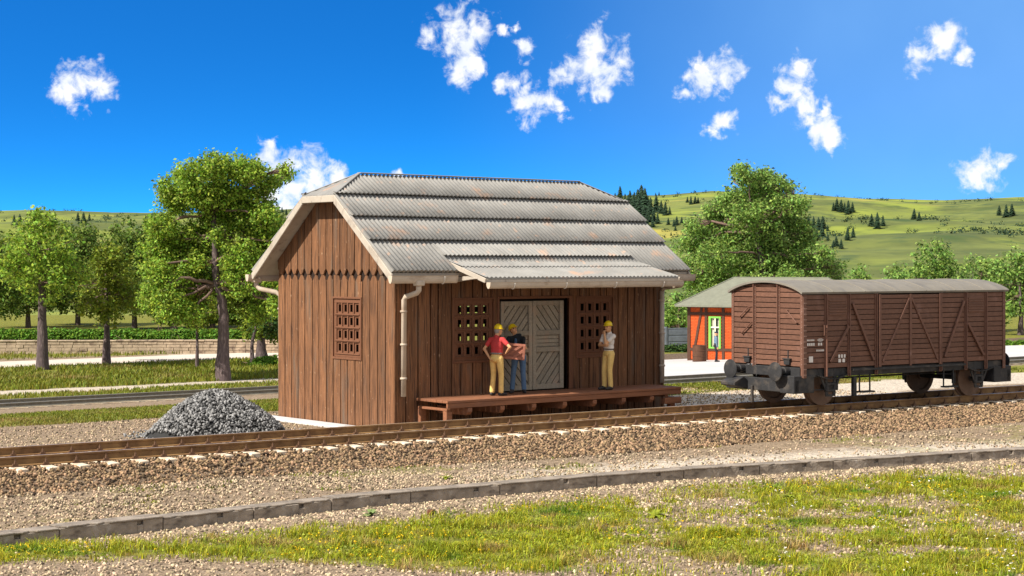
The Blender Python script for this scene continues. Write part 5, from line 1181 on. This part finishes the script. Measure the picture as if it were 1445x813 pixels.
small_tree('slim young tree with thin dark stem left of the thick trunk', 278, 97, 517, [(262, 430, 18), (285, 425, 18), (300, 440, 12), (275, 450, 14), (254, 446, 12)], .09, M_leafY, .10)
small_tree('young tree with pale leaning stem close to the shed corner', 356, 99, 513, [(350, 440, 18), (372, 432, 18), (388, 445, 14), (362, 458, 12), (384, 462, 10)], .12, M_leafD, .10)
small_tree('short leafy tree with stout brown trunk beside the shed corner', 368, 103, 509, [(368, 462, 16), (385, 470, 12), (352, 466, 12), (380, 452, 14)], .34, M_leafY, .10)
small_tree('yellow green tree at the far left edge of the hedge', 150, 101, 515, [(130, 400, 30), (165, 390, 30), (150, 365, 26), (180, 420, 24), (120, 430, 22), (150, 435, 24)], .2, M_leafY, .11, dens=40)
small_tree('spreading tree left of the young trees by the road', 60, 96, 515, [(40, 360, 36), (75, 350, 34), (55, 320, 30), (20, 385, 30), (95, 385, 30), (60, 400, 34)], .28, M_leaf, .11, dens=34)
# woodland edge: separate crowns one can tell apart
bk = [(-30, 150, 378, 62), (40, 158, 372, 60), (110, 165, 366, 62), (190, 155, 368, 64), (245, 150, 385, 52), (300, 160, 380, 56), (345, 152, 372, 56), (392, 158, 372, 52)]
M_leafM = pmat('wood_edge_leaves', (.075, .14, .022), .7, .35, .3, island=.6, hue=.035, bump=0, transl=.3, base2=(.15, .22, .03))
names_l = ['dark tree at the outer left of the wood edge', 'dark round tree behind the spreading tree', 'broad dark tree behind the yellow green tree', 'dark bushy tree at the left of the tall trunk', 'low dark tree showing beside the tall trunk', 'dark tree showing behind the tall trunk', 'dark tree behind the pale leaning stem', 'dark tree right beside the gable wall']
for (u, d, v, r), nm in zip(bk, names_l):
    lb = [(u+r*a, v+r*b, r*c) for a, b, c in ((-.4, .25, .55), (.4, .2, .6), (0, -.35, .6), (-.1, .6, .6), (.55, .7, .5), (-.6, .75, .5))]
    small_tree(nm, u, d, 500, lb, .2, M_leafM, .16, per=16, dens=24, name='background_tree', group='dark trees of the wood edge', spread=.7)
bk = [(915, 140, 430, 34), (958, 136, 440, 30), (985, 142, 425, 32), (1210, 150, 410, 36), (1260, 140, 412, 40), (1320, 146, 385, 50), (1385, 150, 402, 44), (1440, 142, 392, 48), (1030, 145, 440, 30), (1165, 142, 430, 36)]
names_r = ['bushy green tree just right of the shed eaves', 'rounded green bush tree above the concrete fence', 'green bush tree left of the station roof', 'green tree above the middle of the wagon roof', 'green tree above the far half of the wagon roof', 'tall bushy tree behind the far end of the wagon',
           'bushy tree right of the wagon', 'tree at the outer right edge', 'bush tree hidden behind the station roof', 'bush tree above the near end of the wagon']
for (u, d, v, r), nm in zip(bk, names_r):
    lb = [(u+r*a, v+r*b, r*c) for a, b, c in ((-.4, .2, .6), (.4, .15, .6), (0, -.4, .6), (-.1, .65, .65), (.6, .75, .55), (-.6, .8, .55))]
    small_tree(nm, u, d, 500, lb, .2, M_leafR, .15, per=16, dens=20, name='background_tree', group='green trees behind the station yard', spread=.65)
def hedge(name, label, pts, r, mat, leaf, n, cat='hedge'):
    t = thing(name, label, cat, (pts[0][0], pts[0][1], float(terr(np.array(pts[0][1]))))); B = np.array(t.location)
    pts = np.array(pts); k = rng.random(n)*(len(pts)-1); i = np.minimum(k.astype(int), len(pts)-2); P = pts[i]+(pts[i+1]-pts[i])*(k-i)[:, None]
    q = rng.normal(size=(n, 3)); q /= np.linalg.norm(q, axis=1)[:, None]; P = P+q*r*(rng.random(n)**.4)[:, None]*(.75+.5*fbm(P[:, 0]+P[:, 2], P[:, 1], 1.6, 4))[:, None]-B
    leaves('foliage', P, 10, .2, leaf, mat, t); m = MB()
    for p in pts-B:
        for s in range(3): limb(m, (p[0]+random.gauss(0, .2), p[1]+random.gauss(0, .2), -.1), (p[0]+random.gauss(0, .4), p[1]+random.gauss(0, .4), p[2]+r*.4), .035, .01, .2, 3)
    m.build('stem', M_branch, t, smooth=True); return t
hedge('hedge', 'bright green clipped hedge along the top of the stone wall', [cam_pt(u, 477, 118) for u in range(-60, 420, 20)], .55, M_hedge, .10, 9000)
hedge('shrub', 'tall loose shrubbery beyond the stone wall behind the thick trunk', [cam_pt(u, 440, 128) for u in (225, 250, 275, 300, 325, 350, 375, 395)], .95, M_leafM, .13, 3600, 'shrub')
hedge('shrub', 'leafy roadside shrub at the foot of the gable corner', [cam_pt(u, 517, 99) for u in (362, 372, 384, 394)], .55, M_hedge, .10, 900, 'shrub')
hedge('shrub', 'low shrubs at the foot of the concrete fence', [cam_pt(u, 496, 115) for u in (925, 945, 965, 985, 1010)], .4, M_leafD, .09, 1400, 'shrub')
hedge('shrub', 'leafy shrubs on the far side of the yard right of the wagon', [cam_pt(u, 492, 116) for u in (1330, 1365, 1400, 1440, 1470)], .55, M_hedge, .10, 2200, 'shrub')
# ------------------------------------------------------------------ hills
def ridge_v(u): return np.interp(u, [-700, -200, 60, 248, 400, 560, 700, 870, 930, 1000, 1070, 1150, 1200, 1300, 1445, 1800, 2400], [318, 306, 296, 301, 296, 288, 284, 277, 275, 270, 271, 273, 277, 282, 277, 290, 310])
def hill_z(a, t):
    u = 722.5+F*t; zr = CZ+(HY-ridge_v(u))/F*620
    s = np.clip((a-185)/(620-185), 0, 1); prof = np.where(s < 1, s**1.25*(1.25-.25*s), 1)
    x = a*S_+a*t*C_; y = a*C_-a*t*S_
    z = -1.8+(zr+1.8)*prof+(fbm(x, y, 90, 2)-.5)*9*np.sin(np.pi*s)+(fbm(x, y, 28, 6)-.5)*2.2*np.minimum(s*3, 1)
    return np.where(a > 620, z-(a-620)*.02, z)
aa = np.concatenate([np.linspace(170, 620, 110), np.linspace(630, 2600, 30)]); tt = np.linspace(-1.0, 1.0, 260)
AA, TT = np.meshgrid(aa, tt, indexing='ij'); ZZ = hill_z(AA, TT)
XX = CX+AA*S_+AA*TT*C_; YY = CY+AA*C_-AA*TT*S_
M_hill = pmat('hill_meadow', (.05, .075, .018), .95, .35, .03, (1, 1, 1), bump=0, base2=(.15, .17, .035),
              patches=[((.36, .31, .06), .022, .58, .68, (1, 1, .5)), ((.05, .085, .016), .05, .55, .68, (1, 1, 1)), ((.23, .27, .035), .035, .50, .66, (1, 1, 1)), ((.06, .09, .025), .16, .56, .72, (1, 1, 1))])
g = grid_obj('hills', XX, YY, ZZ, M_hill, 'structure')
def conifer(seed):
    r = random.Random(seed); vs = []; fs = []; H = 1.0
    for k in range(15):
        z = .10+.88*k/15; rad = .19*(1-z)**.85+.012; n = 9
        for j in range(n):
            a = 2*math.pi*(j+r.random()*.8)/n; rr = rad*r.uniform(.65, 1.2); w = .42
            b = len(vs); vs += [(0, 0, z+.06), (rr*math.cos(a-w), rr*math.sin(a-w), z-.03-.1*rr), (rr*1.25*math.cos(a), rr*1.25*math.sin(a), z-.055), (rr*math.cos(a+w), rr*math.sin(a+w), z-.03-.1*rr)]; fs += [(b, b+1, b+2, b+3)]
    m = MB(); m.v = vs; m.f = fs; m.m = [0]*len(fs); return m
protos = []
for s in range(3):
    root = thing('conifer_tree', 'dark conifer', 'conifer', (0, 0, 0)); conifer(s).build('crown', M_con, root); m = MB(); m.tube([(0, 0, -.05), (0, 0, .9)], [.018, .004], n=6); m.build('trunk', M_branch, root); protos.append(root)
sets = [('dark conifer in the dense clump just right of the shed roof', 'conifers of the dense clump', [(868, 290, 16), (875, 283, 14), (882, 292, 20), (889, 295, 22), (895, 297, 25), (900, 300, 27), (905, 298, 26), (910, 301, 27), (914, 300, 22), (918, 303, 21), (893, 306, 22), (901, 309, 24), (908, 312, 22), (915, 314, 18), (886, 304, 20), (926, 300, 18), (933, 302, 17), (939, 304, 13), (945, 303, 9), (922, 313, 16), (928, 316, 12), (903, 318, 14), (912, 320, 14), (921, 322, 12), (878, 300, 15)]),
        ('dark conifer standing above the yellow meadow left of the big tree', 'conifers above the yellow meadow', [(943, 318, 9), (951, 320, 11), (955, 318, 13), (962, 316, 10), (953, 326, 9), (947, 333, 6), (938, 336, 5)]),
        ('small dark conifer on the ridge left of the big tree', 'conifers on the ridge', [(925, 276, 4), (930, 276, 4), (953, 278, 4), (975, 289, 9), (981, 288, 10), (970, 286, 8), (985, 287, 8), (1008, 272, 3)]),
        ('dark conifer on the slope between the big tree and the wagon end', 'conifers on the right slope', [(1128, 290, 12), (1135, 292, 14), (1141, 318, 12), (1148, 322, 14), (1155, 325, 16), (1161, 322, 12), (1168, 326, 9), (1160, 335, 14), (1152, 338, 14), (1168, 340, 10), (1176, 350, 12), (1180, 348, 14), (1187, 352, 10)]),
        ('dark conifer at the right end of the hillside meadow', 'conifers at the right end', [(1176, 298, 10), (1181, 297, 12), (1187, 300, 12), (1192, 298, 11), (1197, 303, 14), (1203, 300, 12), (1196, 340, 12), (1204, 336, 14), (1230, 320, 14), (1238, 323, 16), (1246, 320, 13), (1290, 310, 12), (1297, 312, 14), (1410, 305, 14), (1420, 307, 16), (1428, 305, 12)]),
        ('dark conifer on the left hill', 'conifers on the left hill', [(20, 318, 12), (28, 320, 14), (110, 312, 12), (118, 315, 14), (126, 312, 12), (205, 315, 12), (212, 318, 14), (404, 303, 8), (398, 300, 8)])]
used = 0
def hill_hit(u, v):
    t = (u-722.5)/F; a = 175.0
    while a < 640:
        z = float(hill_z(np.array(a), np.array(t)))
        if CZ+(HY-v)/F*a <= z: break
        a += 1.0
    return CX+a*S_+a*t*C_, CY+a*C_-a*t*S_, float(hill_z(np.array(a), np.array(t))), a
for lab, grp, L in sets:
    for (u, v, h) in L:
        x, y, z, a = hill_hit(u, v); o = protos[used] if used < 3 else dup(protos[random.randrange(3)]); used += 1
        s = h*random.uniform(1.0, 1.6)*a/F; o.location = (x, y, z-.1); w = random.uniform(1.25, 1.75); o.scale = (s*w, s*w, s); o.rotation_euler = (0, 0, random.uniform(0, 6)); o['label'] = lab; o['group'] = grp
t_ = rng.uniform(-.55, .55, 5200); a_ = rng.uniform(300, 615, 5200); x_ = CX+a_*S_+a_*t_*C_; y_ = CY+a_*C_-a_*t_*S_
k = (fbm(x_, y_, 42, 61) > .56) & (fbm(x_, y_, 15, 62) > .45); P = np.stack([x_, y_, hill_z(a_, t_)+.3], 1)[k]
tag(leaves('hill_scrub', P, 26, 1.2, .24, M_con, None), kind='stuff')
# ------------------------------------------------------------------ grass, flowers, weeds
def blades(name, X, Y, Z, h, w, mat, lean=.45):
    n = len(X); a = rng.uniform(0, 2*math.pi, n); d = np.stack([np.cos(a), np.sin(a), np.zeros(n)], 1); sd = np.stack([-d[:, 1], d[:, 0], d[:, 2]], 1); P = np.stack([X, Y, Z], 1); h = h[:, None]; w = w[:, None]; ln = (lean*rng.uniform(.2, 1.5, n))[:, None]; up = np.array([0, 0, 1.])
    m1 = P+up*h*.55+d*h*ln*.25; tp = P+up*h*(1-.25*ln)+d*h*ln
    V = np.stack([P-sd*w, P+sd*w, m1+sd*w*.8, m1-sd*w*.8, tp+sd*w*.15, tp-sd*w*.15], 1).reshape(-1, 3)
    b = np.arange(n)*6; Fc = np.stack([np.stack([b, b+1, b+2, b+3], 1), np.stack([b+3, b+2, b+4, b+5], 1)], 1).reshape(-1, 4)
    return tag(fast_mesh(name, V, Fc, mat), kind='stuff')
X, Y = scatter(620000, -17, 9, -22.5, -9.8); g = grass_front(X, Y); k = rng.random(len(X)) < g*.95*(.12+.88*sstep(fbm(X, Y, .30, 77), .38, .58)); X, Y = X[k], Y[k]
P = np.stack([X, Y, frontZ(X, Y)], 1); k = cone_mask(P, 50); X, Y = X[k], Y[k]; hh = (.025+.26*fbm(X, Y, .42, 55)**1.9)*rng.uniform(.35, 1.35, len(X))
blades('grass', X, Y, frontZ(X, Y)-.005, hh, rng.uniform(.003, .008, len(X)), M_grass, .8)
# broad leaves between the blades
X, Y = scatter(60000, -17, 9, -22.5, -9.8); g = grass_front(X, Y)*sstep(fbm(X, Y, .45, 91), .40, .56); k = rng.random(len(X)) < g*.8; X, Y = X[k], Y[k]; P = np.stack([X, Y, frontZ(X, Y)+rng.uniform(.01, .07, len(X))], 1); P = P[cone_mask(P, 50)]
tag(leaves('ground_cover', P, 3, .04, .022, M_weed, None), kind='stuff')
X, Y = scatter(26000, -17, 9, -22.5, -10.4); g = grass_front(X, Y)*sstep(fbm(X, Y, 1.4, 95), .45, .65); k = rng.random(len(X)) < g*.3; X, Y = X[k], Y[k]; P = np.stack([X, Y, frontZ(X, Y)+rng.uniform(.05, .11, len(X))], 1); P = P[cone_mask(P, 50)]
tag(leaves('wild_flowers', P, 4, .02, .017, M_flower, None, up=1.5), kind='stuff')
X, Y = scatter(6000, -10, 9, -22.5, -10.4); k = (rng.random(len(X)) < .5*sstep(grass_front(X, Y), .05, .3)*sstep(fbm(X, Y, .8, 45), .5, .62)) & (X*.774-Y*.633 > 6.5); X, Y = X[k], Y[k]; P = np.stack([X, Y, frontZ(X, Y)+rng.uniform(.03, .08, len(X))], 1); P = P[cone_mask(P, 50)]
tag(leaves('white_blossom', P, 4, .02, .02, M_white, None, up=1.5), kind='stuff')
# far grass: strips behind the shed and at the sides
GX, GY, GH = [], [], []
for n, x0, x1, y0, y1, fn, hmin, hmax in ((42000, -8, 12, 7.2, 13.2, lambda x, y: x < midX(np.maximum(y, 11)), .03, .09), (30000, 10, 34, 4.6, 7.9, lambda x, y: fbm(x, y, 1.2, 3) > .35, .04, .11),
        (34000, -14, 24, 21, 34, lambda x, y: (x < midX(y)) & (fbm(x, y, 2.0, 6) > .4), .06, .2), (60000, -12, 36, 40.5, 56.5, lambda x, y: (x < midX(y)) & (fbm(x, y, 2.2, 8) > .33), .08, .30), (30000, -20, 60, 65, 90, lambda x, y: x < midX(y), .1, .3), (9000, -12, 10, -8.5, -5.5, lambda x, y: (y > kerbY(x)+.3) & (y < toeY(x)) & (fbm(x, y, 1.2, 31) > .60), .02, .07)):
    X, Y = scatter(n, x0, x1, y0, y1); k = fn(X, Y); X, Y = X[k], Y[k]; GX.append(X); GY.append(Y); GH.append(rng.uniform(hmin, hmax, len(X)))
X, Y, H_ = map(np.concatenate, (GX, GY, GH)); P = np.stack([X, Y, terr(Y)], 1); k = cone_mask(P, 30); X, Y, H_ = X[k], Y[k], H_[k]
blades('far_grass', X, Y, terr(Y)-.02, H_, H_*.10+.008, M_grassB)
def weed(label, u, v, z0, n, L, mat=M_weed, name='weed_plant'):
    p = at_z(u, v, z0); t = thing(name, label, 'weed', (p[0], p[1], z0)); m = MB()
    for i in range(n):
        a = 2*math.pi*i/n*2.4+random.gauss(0, .3); l = L*random.uniform(.6, 1.1); el = random.uniform(.35, 1.1); d = Vector((math.cos(a), math.sin(a), 0)); s = Vector((-d.y, d.x, 0)); vs = []
        for k in range(6):
            q = k/5; w = l*.16*math.sin(math.pi*min(.98, q*.85+.12))*(1+.25*(k % 2)); c = d*l*q*math.cos(el*(1-.3*q))+Vector((0, 0, l*(q*math.sin(el)-.55*q*q))); c.z = max(c.z, .004); vs += [c-s*w+Vector((0, 0, w*.3)), c+s*w+Vector((0, 0, w*.3))]
        m.add(vs, [(2*k, 2*k+1, 2*k+3, 2*k+2) for k in range(5)])
    m.build('leaf_rosette', mat, t); m = MB()
    for i in range(3): m.tube([(0, 0, 0), (random.gauss(0, .02), random.gauss(0, .02), L*.35), (random.gauss(0, .05), random.gauss(0, .05), L*.6)], [.004, .003, .002], n=5)
    m.build('stem', mat, t); return t
M_pweed = pmat('pale_weed_leaves', (.22, .30, .10), .7, .2, 4, island=.25, bump=0, transl=.25)
weed('pale grey green leafy weed growing at the foot of the kerb', 524, 727, -.12, 16, .22, M_pweed)
weed('bright green broadleaf weed in the gravel behind the kerb', 630, 676, 0, 14, .20)
weed('small weed clump at the sleeper ends below the shed corner', 545, 634, .2, 12, .16, M_pweed)
weed('low weed at the sleeper ends between the platform and the wagon', 978, 603, .2, 12, .18, M_pweed)
weed('tall leafy weed in the grass at the right of the foreground', 925, 730, -.12, 20, .30)
weed('dock weed among pale stones at the far right foreground', 1115, 705, -.12, 20, .26)
# heap of loose stone
hc_ = Vector((-3.72, 2.2, 0)); n = 6500; th = rng.uniform(0, 2*math.pi, n); rr = np.sqrt(rng.random(n))*1.66
def heapZ(x, y, lump=True):
    r = np.hypot(x/1.0, y/1.0)*(1+.10*np.sin(3*np.arctan2(y, x)+1)); return 1.06*np.clip(1-(r/1.66)**1.6, 0, 1)**.95
x = rr*np.cos(th); y = rr*np.sin(th); P = np.stack([x, y, heapZ(x, y)+rng.uniform(-.03, .03, n)], 1)
t = thing('stone_heap', 'heap of loose grey crushed stone left of the shed behind the rails', 'stone heap', hc_)
q = 420; th2 = rng.uniform(0, 2*math.pi, q); r2 = 1.6+np.abs(rng.normal(size=q))*.28; P = np.concatenate([P, np.stack([r2*np.cos(th2), r2*np.sin(th2), np.full(q, .012)], 1)]); n += q
stones('loose_stones', P, rng.uniform(.016, .050, n), M_coal, t)
gx, gy = np.meshgrid(np.linspace(-2.4, 2.4, 41), np.linspace(-2.4, 2.4, 41), indexing='ij'); idx = np.arange(41*41).reshape(41, 41); Fc = np.stack([idx[:-1, :-1], idx[1:, :-1], idx[1:, 1:], idx[:-1, 1:]], -1).reshape(-1, 4)
c = fast_mesh('heap_core', np.stack([gx, gy, heapZ(gx, gy)-.05], -1), Fc, M_coal, t)
